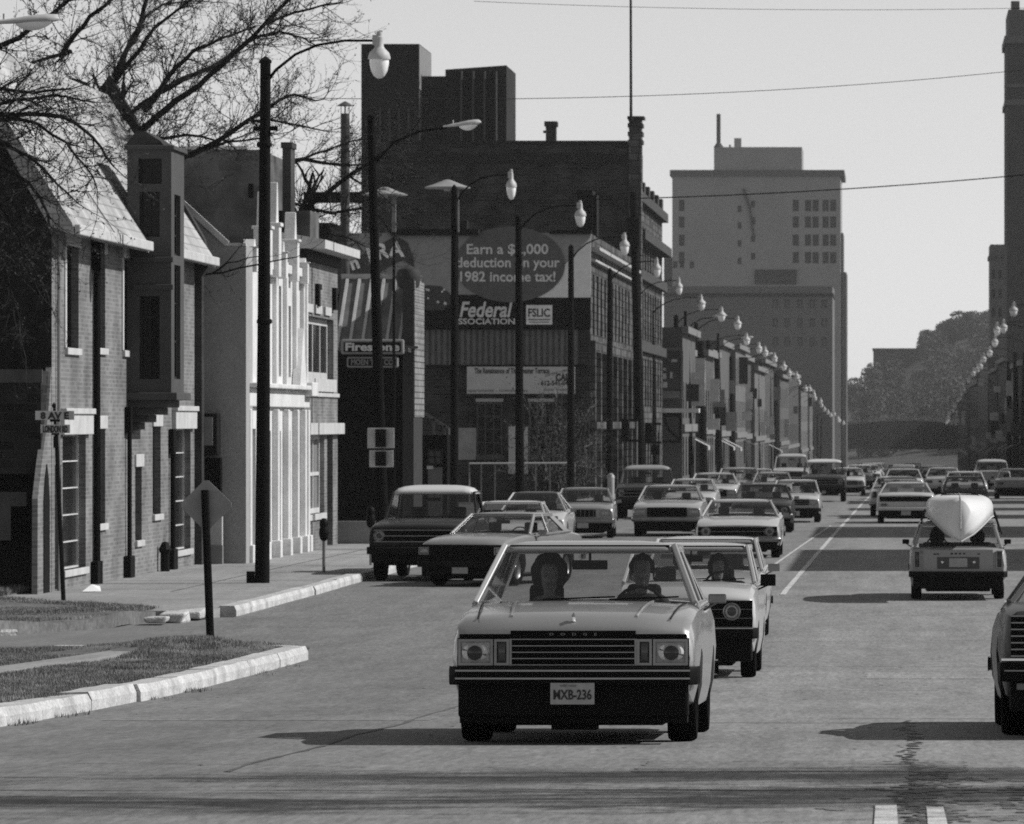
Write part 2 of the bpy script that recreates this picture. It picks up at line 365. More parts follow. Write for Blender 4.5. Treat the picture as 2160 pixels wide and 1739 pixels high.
def cabin(P, root):
    hw = P['W']/2; wb, wr = hw*P['wb'], hw*P['wr']; zr = P['H']-P['crown']-.01
    z0 = P['bz']-.02; RM = P['roof'] or P['paint']
    yc, yw, yrr, yrb = P['yc'], P['yw'], P['yrr'], P['yrb']
    zc = P['hz1']-.01; zt = (P['tz0'] if yrb < P['L']/2-.3 else P['bz'])-.01
    def S(sx, y, t, zb=None): 
        zb = z0 if zb is None else zb
        return Vector((sx*lerp(wb, wr, t), y, lerp(zb, zr, t)))
    m = MB()
    for sx in (-1, 1):
        m.beam(S(sx,yc,0,zc), S(sx,yw,1), .042, .07, up=(0,1,0))                # windscreen pillars
        # rear pillar as a filled panel
        a = [S(sx,yrb-P['cpil'],0,zt), S(sx,yrb+.02,0,zt), S(sx,yrr+.02,1), S(sx,yrr-P['cpil']*.8,1)]
        inn = [p + Vector((-sx*.045,0,0)) for p in a]
        m.add(a+inn, [(0,1,2,3),(7,6,5,4),(0,4,5,1),(1,5,6,2),(2,6,7,3),(3,7,4,0)])
        if P['bpil'] is not None and not P['bed']:
            m.beam(S(sx,P['bpil'],0), S(sx,P['bpil']+.02,1), .045, .06, up=(0,1,0))
            if P['doors'] == 4 and yrb-P['cpil'] - P['bpil'] > .9:
                m.beam(S(sx,P['bpil']+.75,0), S(sx,P['bpil']+.72,1), .04, .05, up=(0,1,0))
        m.beam(S(sx,yw,1), S(sx,yrr,1), .035, .04)
        m.beam(S(sx,yc,0,zc), S(sx,yrb,0,zt), .04, .05)
    m.beam(S(-1,yrr,1), S(1,yrr,1), .035, .03); m.beam(S(-1,yc,0,zc), S(1,yc,0,zc), .03, .02)
    hd = MB(); hd.beam(S(-1,yw+.03,1)+Vector((.04,0,-.01)), S(1,yw+.03,1)+Vector((-.04,0,-.01)), .04, .045); hd.beam(S(-1,yrr-.02,1)+Vector((.04,0,-.01)), S(1,yrr-.02,1)+Vector((-.04,0,-.01)), .05, .05); hd.split('header_rail', INTER, root)
    m.build('cabin_frame', P.get('frame', P['paint']), root, bevel=.012)
    def rf(u, v):
        e = 1-(2*u-1)**4; f = 1-(2*v-1)**P.get('dome', 4)
        x = lerp(-wr-.035, wr+.035, u)*lerp(.97,1,f); y = lerp(yw-.04, yrr+.05, v)
        return (x, y, zr-.02 + (P['crown']+.015)*min(e, f)**.6)
    r = MB(); r.grid(rf, 14, 12); r = r.build('roof', RM, root, smooth=True, angle=60)
    s = r.modifiers.new('t', 'SOLIDIFY'); s.thickness = .028; s.offset = -1
    def pane(nm, c00, c10, c01, c11, bul, nu=10, nv=2, mt=AUTOGL):
        g = MB()
        def fn(u, v):
            p = c00.lerp(c10, u).lerp(c01.lerp(c11, u), v); p = p.copy(); p.y += bul*(1-(2*u-1)**2)*1.0; return p
        g.grid(fn, nu, nv); return g.build(nm, mt, root, smooth=True)
    gm = P.get('glass', AUTOGL)
    tr = MB()
    for quad_ in ((S(-1,yc,0,zc),S(1,yc,0,zc),S(1,yw,1),S(-1,yw,1)),):
        for k in (1,3): tr.tube([quad_[k]+Vector((0,-.03,.005)), quad_[(k+1)%4]+Vector((0,-.03,.005))], .009, 5)
    for sx in (-1,1): tr.tube([S(sx,yc+.05,0)+Vector((sx*.028,0,.01)), S(sx,yrb,0,zt)+Vector((sx*.028,0,.01))], .010, 5)
    tr.split('window_trim', CHROME, root, smooth=True)
    pane('windshield', S(-1,yc,0,zc), S(1,yc,0,zc), S(-1,yw,1), S(1,yw,1), -.07, mt=gm)
    pane('rear_window', S(-1,yrb,0,zt)*1, S(1,yrb,0,zt), S(-1,yrr,1), S(1,yrr,1), .05, mt=gm)
    for sx in (-1, 1):
        o = Vector((-sx*.03, 0, 0))
        if not P['bed']:
            pane('side_window', S(sx,yc+.06,0)+o, S(sx,P['bpil'],0)+o, S(sx,yw+.04,1)+o, S(sx,P['bpil'],1)+o, 0, 1, 1, gm)
            pane('side_window', S(sx,P['bpil'],0)+o, S(sx,yrb-P['cpil'],0)+o, S(sx,P['bpil'],1)+o, S(sx,yrr-P['cpil']*.8,1)+o, 0, 1, 1, gm)
        else:
            pane('side_window', S(sx,yc+.06,0)+o, S(sx,yrb-P['cpil'],0)+o, S(sx,yw+.04,1)+o, S(sx,yrr-P['cpil']*.8,1)+o, 0, 1, 1, gm)
    if P.get('inside', True):
        it = P.get('inter', INTER)
        d = MB(); d.box(-wb+.05, wb-.05, yc+.10, yc+.45, P['bz']-.25, P['bz']-.035); d.build('dashboard', INTER, root, bevel=.03)
        sh = P.get('seat', P['bz']+.12)
        for sx in (-1, 1):
            d = MB(); y = P.get('sy', yc+1.25); cx = sx*hw*.42
            d.box(cx-.25, cx+.25, y-.06, y+.10, .45, sh-.06); d.box(cx-.13, cx+.13, y, y+.09, sh-.06, sh+.11); d.box(cx-.25, cx+.25, y-.55, y, .40, .55)
            d.build('seat', it, root, bevel=.04)
        if not P['bed'] and yrb - (yc+1.25) > .8:
            d = MB(); d.box(-hw*.72, hw*.72, yc+2.05, yc+2.25, .45, P['bz']+.03); d.build('rear_seat', it, root, bevel=.05)
        d = MB(); cx = hw*.42; c = Vector((cx, yc+.62, P['bz']-.02))
        ring = [c + Vector((.18*math.cos(a), .06*math.sin(a), .17*math.sin(a))) for a in [2*math.pi*k/20 for k in range(21)]]
        d.tube(ring, .014, 6, False); d.tube([c, c+Vector((0,-.25,-.08))], .02, 6); d.tube([ring[0], ring[10]], .012, 5)
        d.build('steering_wheel', INTER, root, smooth=True)
        d = MB(); d.box(-.13, .13, yw+.03, yw+.06, zr-.17, zr-.10); d.tube([(0,yw+.05,zr-.1),(0,yw+.06,zr)], .012, 6); d.build('rear_view_mirror', INTER, root, bevel=.01)

def wheels(P, root, rimmat=None):
    r, tw, hw = P['r'], P['tw'], P['W']/2
    a = MB(); h = tw/2
    a.lathe([(r*.62,-h*.9),(r*.66,-h),(r*.93,-h),(r*.985,-h*.8),(r,-h*.5),(r,h*.5),(r*.985,h*.8),(r*.93,h),(r*.66,h),(r*.62,h*.9),(r*.62,-h*.9)], 28, (0,0,0), 'x')
    t0 = a.build('wheel', TYRE, root, smooth=True)
    b = MB(); b.lathe([(0,-h*.55),(r*.2,-h*.6),(r*.28,-h*.35),(r*.5,-h*.45),(r*.63,-h*.8),(r*.63,h*.8),(r*.5,h*.45),(r*.28,h*.35),(r*.2,h*.6),(0,h*.55)], 24, (0,0,0), 'x')
    b.build('rim', rimmat or DULLCHROME, t0, smooth=True)
    first = True
    for y in (P['yf'], P['yr']):
        for sx in (-1, 1):
            o = t0 if first else copy_tree(t0, root); first = False
            o.location = (sx*(hw - h - .035), y, r)

def rect_light(root, x, z, w, h, y, s=1, name='headlight', lens=None):
    m = MB(); m.m = 0
    b = .018
    m.box(x-w/2, x-w/2+b, y-.03*s, y+.03*s, z-h/2, z+h/2); m.box(x+w/2-b, x+w/2, y-.03*s, y+.03*s, z-h/2, z+h/2)
    m.box(x-w/2+b, x+w/2-b, y-.03*s, y+.03*s, z+h/2-b, z+h/2); m.box(x-w/2+b, x+w/2-b, y-.03*s, y+.03*s, z-h/2, z-h/2+b)
    m.m = 1
    def fn(u, v): return (x+(u-.5)*(w-2*b), y-.012*s-.02*s*(1-(2*u-1)**2)*(1-(2*v-1)**2), z+(v-.5)*(h-2*b))
    m.grid(fn, 8, 6); return m.build(name, [DULLCHROME, lens or LENS], root, smooth=True)
def round_light(root, x, z, r, y, s=1, name='headlight', lens=None):
    m = MB(); m.m = 0; m.lathe([(r, .03*s), (r*1.06, -.03*s), (r*.9, -.035*s), (r*.86, -.01*s)], 24, (x,y,z), 'y')
    m.m = 1; m.lathe([(r*.87,-.012*s),(r*.75,-.022*s),(r*.56,-.030*s)], 24, (x,y,z), 'y')
    m.m = 2; m.lathe([(r*.56,-.030*s),(r*.3,-.038*s),(0,-.040*s)], 24, (x,y,z), 'y')
    return m.build(name, [DULLCHROME, lens or LENS, BULBD], root, smooth=True)
def bumper(root, P, front=True, z0=.42, z1=.54, proud=.09, wf=1.0, m=None, name=None, strip=None):
    L2, hw = P['L']/2, P['W']/2*wf; s = -1 if front else 1
    b = MB(); n = 12
    prof = [(0,z0+.01),(proud*.85,z0),(proud,z0+.02),(proud*1.03,(z0+z1)/2),(proud,z1-.02),(proud*.85,z1),(0,z1-.01)]
    pts = []
    path = [(-hw, .28), (-hw*.985, .05)] + [(hw*.94*(2*i/n-1), -.03*(1-(2*i/n-1)**2)) for i in range(n+1)] + [(hw*.985, .05), (hw, .28)]
    for i,(x,dy) in enumerate(path):
        for (p, z) in prof:
            k = p if 1 < i < len(path)-2 else p*.9
            xx = x if 1 < i < len(path)-2 else x + (1 if x>0 else -1)*p*.12
            pts.append((xx, s*(L2 + k - dy), z))
    k = len(prof); fs = []
    for i in range(len(path)-1):
        for j in range(k-1): fs.append((i*k+j, (i+1)*k+j, (i+1)*k+j+1, i*k+j+1))
    b.add(pts, fs); o = b.build(name or ('front_bumper' if front else 'rear_bumper'), m or DULLCHROME, root, smooth=True)
    if strip:
        for zz in strip:
            q = MB(); q.tube([(x*1.002, s*(L2+proud*1.03-dy+.002), zz) for x,dy in path[2:-2]], .0065, 5); q.build('bumper_strip', CHROME, o, smooth=True)
    return o
def plate(root, y, z, s, w=.31, h=.155, txt=None, x=0):
    m = MB(); m.box(x-w/2, x+w/2, y-.006, y+.006, z-h/2, z+h/2); o = m.build('license_plate', PLATE, root, bevel=.004)
    if txt:
        text(txt, wloc(o)+Vector((x, y-.009, z-.012)), h*.62, LETD, o, width=w*.86, ext=.002, bold=.0015)
        text('wild rose', wloc(o)+Vector((x-.03, y-.009, z+h*.36)), h*.2, MIDG, o, ext=.001)
    return o
def bars(root, x0, x1, z0, z1, nb, y, m=None, s=-1, vert=False, th=.008, back=GRILLE, name='grille'):
    g = MB(); g.m = 0; g.box(x0, x1, y, y+.05, z0, z1)
    g.m = 1
    for i in range(nb):
        if vert:
            x = lerp(x0, x1, (i+.5)/nb); g.box(x-th/2, x+th/2, y-.012, y, z0, z1)
        else:
            z = lerp(z0, z1, i/(nb-1)) if nb > 1 else (z0+z1)/2; g.box(x0, x1, y-.012, y, z-th/2, z+th/2)
    return g.build(name, [back, m or DULLCHROME], root)
def mirror(root, x, y, z, w=.14, h=.10, m=None, arm=True):
    b = MB(); b.box(x-w/2, x+w/2, y-.04, y+.04, z-h/2, z+h/2)
    if arm: b.beam((x, y, z-h/2+.01), (x-math.copysign(w*.8, x), y+.05, z-h/2-.05), .02)
    return b.build('side_mirror', m or CHROME, root, bevel=.02)
def wipers(root, P):
    hw = P['W']/2
    w = MB()
    for x0, x1 in ((-.35*hw, .25*hw), (.2*hw, .78*hw)):
        w.beam((x0, P['yc']-.085, P['hz1']+.03), (x1, P['yc']-.03, P['hz1']+.05), .012)
    w.build('wiper', BLACK, root)

def car(name, label, cat, P, x, d, rear=False, rz=0.0, group='cars on the street', z=None):
    """x, d: lateral position of its centre and the distance of its near end"""
    Q = dict(DEF); Q.update(P)
    yy = d + Q['L']/2
    root = thing(name, label, cat, (0,0,0), 0, group)
    shape(Q, root); cabin(Q, root); wheels(Q, root, Q.get('rim'))
    L2, hw = Q['L']/2, Q['W']/2
    fr = Q.get('front', {}); y = -L2-.004
    if not rear:
        if 'grille' in fr:
            g = fr['grille']; bars(root, -g[0], g[0], g[1], g[2], g[3], y-.01, fr.get('gm'), vert=fr.get('vert', False), th=fr.get('th', .009))
        for sx in (-1,1):
            for li in fr.get('lights', []):
                if li[0] == 'r': rect_light(root, sx*li[1], li[2], li[3], li[4], y)
                elif li[0] == 's': rect_light(root, sx*li[1], li[2], li[3], li[4], y, name='turn_signal', lens=AMBER)
                else: round_light(root, sx*li[1], li[2], li[3], y)
        if fr.get('panel'):
            p = fr['panel']; q = MB(); q.box(-p[0], p[0], y-.006, y+.02, p[1], p[2]); q.build('front_panel', p[3], root, bevel=.01)
        bumper(root, Q, True, *fr.get('bump', (.42,.54,.09)), m=fr.get('bm'), strip=fr.get('strip'))
        bumper(root, Q, False)
        if 'plate' in fr: plate(root, -L2-fr.get('py', .11), fr['plate'], -1, txt=fr.get('ptxt'))
        wipers(root, Q)
        v = MB(); v.box(-hw*.925, hw*.925, -L2-.012, -L2+.16, Q['gc']-.01, fr.get('bump',(.42,))[0]+.04); v.box(-hw*.66, hw*.66, -L2+.16, Q['yr']-.1, Q['gc']-.06, Q['gc']+.12); v.build('front_valance', BLACK, root, bevel=.02)
        mirror(root, hw+.08, Q['yc']+.28, Q['bz']+.06, *fr.get('mir', (.14,.09)), m=fr.get('mm', DULLCHROME))
    else:
        re = Q.get('back', {})
        y = L2+.004
        for t in re.get('lights', []):
            for sx in (-1,1): rect_light(root, sx*t[0], t[1], t[2], t[3], y, -1, 'tail_light', TAILRED)
        if re.get('panel'):
            p = re['panel']; q = MB(); q.box(-p[0], p[0], y-.02, y+.006, p[1], p[2]); q.build('rear_panel', p[3], root, bevel=.008)
        bumper(root, Q, False, *re.get('bump', (.42,.54,.09)), m=re.get('bm')); bumper(root, Q, True)
        if 'plate' in re:
            q = MB(); q.box(-.155,.155, y+.01, y+.022, re['plate']-.075, re['plate']+.075); q.build('license_plate', PLATE, root)
        v = MB(); v.box(-hw*.925, hw*.925, L2-.14, L2+.012, Q['gc']+.0, re.get('bump',(.42,))[0]+.04); v.box(-hw*.66, hw*.66, Q['yf']+.1, L2-.14, Q['gc']-.05, Q['gc']+.12); v.build('rear_valance', BLACK, root, bevel=.02)
        for sx in ((-1,1) if not re.get('nomir') else ()): mirror(root, sx*(hw+.06), Q['yc']+.28, Q['bz']+.05, .12, .08, BLACK)
    if Q.get('extra'): Q['extra'](root, Q)
    root.rotation_euler = (0, 0, (math.pi if rear else 0) + rz)
    root.location = (x, yy, zg(yy) if z is None else z)
    # follow the slope of the street
    sl = math.atan2(zg(yy+1.3)-zg(yy-1.3), 2.6)
    root.rotation_euler[0] = -sl if rear else sl
    return root, Q

def again(src, label, x, d, L, rear=False, group='cars on the street', sc_=(1,1,1), rz=0.0, swap=None):
    c = copy_tree(src); c.location = (x, d+L/2, zg(d+1)); c['label'] = label; c['group'] = group; c.scale = sc_
    c.rotation_euler = (0, 0, (math.pi if rear else 0) + rz)
    if swap:
        for ch in c.children_recursive:
            if ch.type == 'MESH' and ch.name.split('.')[0] in ('body','roof','cabin_frame'):
                ch.data = ch.data.copy()
                for i, m in enumerate(ch.data.materials):
                    if m is not None and m.name.startswith('car_paint'): ch.data.materials[i] = swap
    return c

# ------------------------------------------------------------------ people
SKIN = mat('skin', .22, .6, var=.08); HAIRD = mat('dark_hair', .012, .6, var=.3, scale=20); CLOTHD = mat('dark_jacket', .03, .85, var=.2); CLOTHM = mat('grey_shirt', .09, .85, var=.2)
def person(label, loc, cloth, hair='short', reach=True, lean=0.0, turn=0.0):
    """a seated person, hips at loc, facing -Y; one skinned surface, hair and clothes as children"""
    root_v = []; edges = []; rad = []
    def V(p, r, parent=None):
        root_v.append(Vector(p)); rad.append(r if isinstance(r, tuple) else (r, r)); i = len(root_v)-1
        if parent is not None: edges.append((parent, i))
        return i
    hip = V((0,0,.05), (.17,.12)); waist = V((lean*.3,.03,.22), (.15,.11), hip); chest = V((lean*.7,.05,.40), (.185,.12), waist)
    nb = V((lean,.045,.53), (.085,.075), chest); nk = V((lean,.02,.565), .050, nb)
    hx = lean*1.1
    chin = V((hx,-.035,.612), (.040,.050), nk); jaw = V((hx,-.012,.645), (.066,.082), chin); mid = V((hx,.0,.72), (.086,.110), jaw); top = V((hx,.012,.80), (.078,.098), mid); cr = V((hx,.02,.845), (.04,.05), top)
    nose = V((hx+turn*.02,-.125,.695), .015, mid)
    for sx in (-1,1):
        sh = V((lean+sx*.165,.05,.485), .068, nb)
        if reach: el = V((lean+sx*.25,-.14,.27), .046, sh); wr_ = V((lean*.5+sx*.16,-.36,.36), .031, el); pal = V((lean*.5+sx*.145,-.42,.385), (.034,.018), wr_); fd = (0,-.03,.0)
        else: el = V((lean+sx*.24,-.02,.22), .046, sh); wr_ = V((lean*.5+sx*.17,-.26,.15), .031, el); pal = V((lean*.5+sx*.16,-.33,.14), (.034,.018), wr_); fd = (0,-.04,-.015)
        p = root_v[pal]
        for k in range(4):
            b = V((p.x+(k-1.5)*.019, p.y-.045, p.z+.006), .009, pal); ln = (.8, 1, .95, .75)[k]
            c = V((p.x+(k-1.5)*.02, p.y-.045+fd[1]*ln, p.z+.004+fd[2]), .008, b); V((p.x+(k-1.5)*.02, p.y-.045+fd[1]*ln*1.3, p.z-.022), .007, c)
        tb = V((p.x-sx*.035, p.y-.01, p.z+.01), .010, pal); V((p.x-sx*.045, p.y-.045, p.z+.004), .008, tb)
        kn = V((sx*.15,-.46,.10), .075, hip); an = V((sx*.14,-.66,-.22), .045, kn); V((sx*.15,-.84,-.27), .04, an)
    me = bpy.data.meshes.new('person'); me.from_pydata(root_v, edges, [])
    o = bpy.data.objects.new('person', me); COL.objects.link(o)
    sk = o.modifiers.new('s', 'SKIN'); ss = o.modifiers.new('u', 'SUBSURF'); ss.levels = 2; ss.render_levels = 2
    for i, r in enumerate(rad): me.skin_vertices[0].data[i].radius = r
    me.skin_vertices[0].data[0].use_root = True
    apply_mods(o); me = o.data
    # eyes, mouth and ears in the same mesh
    bm = bmesh.new(); bm.from_mesh(me)
    for sx in (-1,1):
        bmesh.ops.create_uvsphere(bm, u_segments=10, v_segments=8, radius=.013, matrix=Matrix.Translation((hx+sx*.034,-.102,.735)))
        bmesh.ops.create_uvsphere(bm, u_segments=10, v_segments=8, radius=1, matrix=Matrix.Translation((hx+sx*.088,.01,.715)) @ Matrix.Diagonal((.012,.02,.032,1)))
    bmesh.ops.create_uvsphere(bm, u_segments=10, v_segments=6, radius=1, matrix=Matrix.Translation((hx,-.098,.645)) @ Matrix.Diagonal((.024,.010,.008,1)))
    bm.to_mesh(me); bm.free()
    me.materials.clear(); me.materials.append(SKIN); me.materials.append(cloth)
    for f in me.polygons:
        f.use_smooth = True; c = f.center
        f.material_index = 1 if (c.z < .565 and not (c.y < -.34 and c.z > .11 and abs(c.x-lean*.5) < .24 and c.y > -.52 and c.z > .30)) else 0
    h = MB()
    S = {'short': (.098,.122,.105), 'big': (.14,.14,.155), 'long': (.12,.125,.15)}[hair]
    rnd = random.Random(5); ph = [rnd.random()*6 for _ in range(6)]
    def fn(u, v):
        th = u*2*math.pi; fi = v*math.pi*(.62 if hair == 'short' else .74)
        k = 1 + .04*math.sin(5*th+ph[0]) + .035*math.sin(9*fi+ph[1]+3*th)
        x, y, z = math.sin(fi)*math.cos(th)*S[0]*k, math.sin(fi)*math.sin(th)*S[1]*k, math.cos(fi)*S[2]*k
        if y < -.03 and z < S[2]*.5: y = -.03 + (y+.03)*.2
        return (hx+x, .025+y, .755+z)
    h.grid(fn, 28, 14); h.build('hair', HAIRD, o, smooth=True, angle=80)
    o.location = loc
    tag(o, label, 'person')
    return o
# ------------------------------------------------------------------ camera, sun, sky, air
cd = bpy.data.cameras.new('camera'); cam = bpy.data.objects.new('camera', cd); COL.objects.link(cam); sc.camera = cam
cam.location = (0,0,0); cam.rotation_euler = (R(90), 0, 0)
cd.sensor_width = 36; cd.lens = 36*F/2160; cd.clip_start = .5; cd.clip_end = 12000
cd.shift_x = -(VX-1080)/2160; cd.shift_y = (VY-869.5)/2160
cd.dof.use_dof = True; cd.dof.focus_distance = 48; cd.dof.aperture_fstop = 13
SUN_EL, SUN_AZ = R(38), R(9)       # azimuth from +X towards +Y
sd = bpy.data.lights.new('sun', 'SUN'); sd.energy = 4.6; sd.angle = R(.5); sd.color = (1,.995,.985)
so = bpy.data.objects.new('sun', sd); COL.objects.link(so)
dv = Vector((-math.cos(SUN_EL)*math.cos(SUN_AZ), -math.cos(SUN_EL)*math.sin(SUN_AZ), -math.sin(SUN_EL)))
so.rotation_euler = dv.to_track_quat('-Z','Y').to_euler(); so.location = (60, 40, 80)
w = bpy.data.worlds.new('World'); sc.world = w; w.use_nodes = True
nt = w.node_tree; bg = nt.nodes['Background']
sky = nt.nodes.new('ShaderNodeTexSky'); sky.sky_type = 'NISHITA'; sky.sun_disc = False
sky.sun_elevation = SUN_EL; sky.sun_rotation = R(90)-SUN_AZ; sky.dust_density = .4; sky.air_density = 1.6; sky.altitude = 3000
bw = nt.nodes.new('ShaderNodeRGBToBW'); nt.links.new(sky.outputs[0], bw.inputs[0])
cc = nt.nodes.new('ShaderNodeCombineColor')
for k in range(3): nt.links.new(bw.outputs[0], cc.inputs[k])
nt.links.new(cc.outputs[0], bg.inputs['Color']); bg.inputs['Strength'].default_value = .108
sc.view_settings.view_transform = 'Standard'; sc.view_settings.look = 'None'; sc.view_settings.exposure = .05; sc.view_settings.gamma = 1
sc.render.engine = 'CYCLES'; sc.cycles.use_denoising = False; sc.cycles.max_bounces = 6; sc.cycles.transparent_max_bounces = 16
sc.cycles.diffuse_bounces = 2; sc.cycles.volume_bounces = 0; sc.cycles.filter_width = 1.7; sc.cycles.caustics_reflective = False; sc.cycles.caustics_refractive = False
def haze():
    m = bpy.data.materials.new('haze_air'); m.use_nodes = True; N = m.node_tree.nodes; L = m.node_tree.links
    N.remove(N['Principled BSDF']); v = N.new('ShaderNodeVolumePrincipled')
    v.inputs['Color'].default_value = (.95,.95,.95,1); v.inputs['Density'].default_value = .00009; v.inputs['Anisotropy'].default_value = .25
    L.new(v.outputs[0], N['Material Output'].inputs['Volume'])
    b = MB(); b.box(-640, 640, -70, 2720, -16, 130); o = b.build('haze', m); o['kind'] = 'stuff'
haze()

# ------------------------------------------------------------------ ground, road, kerbs, pavements
def ys(y0, y1, step=2.0):
    out = [y0]; y = y0
    while y < y1 - 1e-6:
        y = min(y1, y + (step if y < 160 else max(step, y*.03))); out.append(y)
    return out
def strip(name, y0, y1, xl, xr, dz, m, step=2.0, nx=1, side=0, bump=None, kind='structure'):
    fl = xl if callable(xl) else (lambda y: xl); fr = xr if callable(xr) else (lambda y: xr)
    b = MB(); Y = ys(y0, y1, step); vs = []
    for y in Y:
        for i in range(nx+1):
            x = lerp(fl(y), fr(y), i/nx); vs.append((x, y, zg(y)+dz+(bump(x,y) if bump else 0)))
    n = nx+1
    fs = [(a*n+i, a*n+i+1, (a+1)*n+i+1, (a+1)*n+i) for a in range(len(Y)-1) for i in range(nx)]
    b.add(vs, fs)
    if side:
        k = len(Y)
        edge = [a*n for a in range(k)] + [(k-1)*n+i for i in range(1,n)] + [a*n+nx for a in range(k-2,-1,-1)] + [i for i in range(nx-1,0,-1)]
        top = [vs[i] for i in edge]; bot = [(x,y,z-side) for x,y,z in top]; q = len(top)
        b.add(top+bot, [(i,(i+1)%q,q+(i+1)%q,q+i) for i in range(q)])
    o = b.build(name, m, recalc=False)
    if kind: o['kind'] = kind
    return o
def hillz(x, y):
    if y < 1250: return 0
    t = min(1, (y-1250)/420); t = t*t*(3-2*t)
    return t*(26 + 10*math.tanh((x-3)/15) + 2*math.sin(x*.05+1) + 14*max(0,min(1,(abs(x)-60)/200)))
b = MB(); X = [-620,-300,-150,-90,-60,-40,-20,-10,0,10,20,40,60,90,150,300,620]
Y = [-60,-20,0,15,27,34,40,50,60,75,90,110,130,150,190,255,330,400,480,570,660,750,900,1050,1150,1250,1320,1400,1480,1560,1640,1720,1800,1900,2000,2200,2400,2650]
def gz(x, y): return zg(min(y,1300)) - .07 + hillz(x, y)
b.add([(x,y,gz(x,y)) for y in Y for x in X], [(a*len(X)+i, a*len(X)+i+1, (a+1)*len(X)+i+1, (a+1)*len(X)+i) for a in range(len(Y)-1) for i in range(len(X)-1)])
b.build('ground', HILLM, recalc=False)['kind'] = 'structure'
strip('road', -55, 1240, -10.32, 6.2, 0, ASPH, 1.5, 6)
strip('side_street', 70.3, 79.4, -60, -10.32, -.002, ASPH2, 1.5, 3)
strip('side_street_corner', 79.4, 88, lambda y: -12.9+(y-79.4)*.16, -10.32, -.002, ASPH2, 1, 2)
strip('pavement', 87, 97.6, -45, -10.6, .13, CONC, 1.5, 4, .2)
strip('pavement', 97.6, 139.2, -14.9, -10.6, .13, CONC, 1.5, 2, .2)
strip('pavement', 139.2, 252, -13.75, -10.6, .13, CONC, 2, 2, .2)
strip('pavement', 252, 1100, -15.5, -10.6, .13, CONC, 4, 2, .2)
strip('station_lot', 139.3, 182, -34, -13.76, .10, CONC, 2, 3, .2)
strip('pavement', 20, 1100, 6.5, 9.7, .13, CONC, 4, 1, .2)
# kerbs: separate cast lengths with small breaks, in one run
def kerb(name, path, wdt=.28, h=.15, seg=3.0, jit=.02, seed=1):
    rnd = random.Random(seed); b = MB()
    # path: list of (x,y); resample
    pts = [Vector((x,y,0)) for x,y in path]; run = []
    for i in range(len(pts)-1):
        n = max(1, int((pts[i+1]-pts[i]).length/seg))
        for k in range(n): run.append(pts[i].lerp(pts[i+1], k/n))
    run.append(pts[-1])
    for i in range(len(run)-1):
        a, c = run[i], run[i+1]; d = (c-a).normalized(); nrm = Vector((d.y,-d.x,0)) # towards the road (+X for +Y runs)
        g = .012 + (.05 if rnd.random() < .18 else 0); a2 = a + d*g; c2 = c - d*.004
        o1 = rnd.uniform(-jit, jit); o2 = o1 + rnd.uniform(-jit, jit)*.6; hh = h + rnd.uniform(-.015,.012)
        prof = [(0,-.12),(0,hh*.55),(-.035,hh),(-wdt,hh-.005),(-wdt,-.12)]
        vs = []
        n2 = 4
        for k in range(n2+1):
            p = a2.lerp(c2, k/n2); o = lerp(o1, o2, k/n2) + rnd.uniform(-.006,.006)
            for (u,z) in prof: 
                q = p + nrm*(u+o); vs.append((q.x, q.y, zg(q.y)+z+rnd.uniform(-.006,.006)))
        m = len(prof); fs = [(k*m+j, k*m+j+1, (k+1)*m+j+1, (k+1)*m+j) for k in range(n2) for j in range(m-1)]
        fs += [tuple(range(m)), tuple(n2*m+j for j in range(m))]
        b.add(vs, fs)
    o = b.build(name, KERB); o['kind'] = 'structure'; return o
kerb('kerb', [(-6.95,-40),(-7.0,30),(-7.12,44),(-7.2,60),(-7.25,69.6),(-7.6,70.4),(-8.6,70.7),(-10.5,70.9)], .30, .16, 3.1, .03, 3)
kerb('kerb', [(-10.36,88.6),(-10.3,100),(-10.3,139),(-10.3,300),(-10.3,700),(-10.3,1100)], .27, .15, 4, .02, 5)
kerb('kerb', [(6.2,1100),(6.2,20)], .27, .15, 8, .02, 6)
kerb('kerb', [(-60,79.5),(-13.2,79.5),(-12.4,79.9)], .2, .08, 3, .03, 9)
# dark weathered joint across the pavement, seams and stains in the road
def ribbon(name, pts, wid, dz, m, seed=0, jag=.3):
    rnd = random.Random(seed); b = MB(); vs = []
    for i,(x,y) in enumerate(pts):
        p0 = Vector(pts[max(i-1,0)]); p1 = Vector(pts[min(i+1,len(pts)-1)]); d = (p1-p0).normalized(); n = Vector((d.y,-d.x))
        wl = wid*(.5+rnd.uniform(-jag,jag)); wr = wid*(.5+rnd.uniform(-jag,jag))
        for s, ww in ((-1,wl),(1,wr)): vs.append((x+s*n.x*ww, y+s*n.y*ww, zg(y+s*n.y*ww)+dz))
    b.add(vs, [(2*i,2*i+1,2*i+3,2*i+2) for i in range(len(pts)-1)])
    o = b.build(name, m, recalc=False); o['kind'] = 'structure'; return o
rnd = random.Random(11)
def blobs(name, n, cx, sx, y0, y1, smin, smax, m, seed):
    rr = random.Random(seed); b = MB()
    for k in range(n):
        y = lerp(y0, y1, rr.random()); x = cx(y) + rr.gauss(0, sx); s_ = rr.uniform(smin, smax); q = rr.randint(6,9); ph = rr.random()*6
        pts = [(x+s_*rr.uniform(.5,1)*math.cos(ph+6.283*j/q), y+s_*2.2*rr.uniform(.5,1)*math.sin(ph+6.283*j/q)) for j in range(q)]
        b.add([(u,v,zg(v)+.003+.000005*k) for u,v in pts], [tuple(range(q))])
    o = b.build(name, m); o['kind'] = 'structure'; return o
blobs('road_seam', 330, lambda y: .07+.03*math.sin(y*.8), .028, 26, 47, .012, .045, TAR, 2)
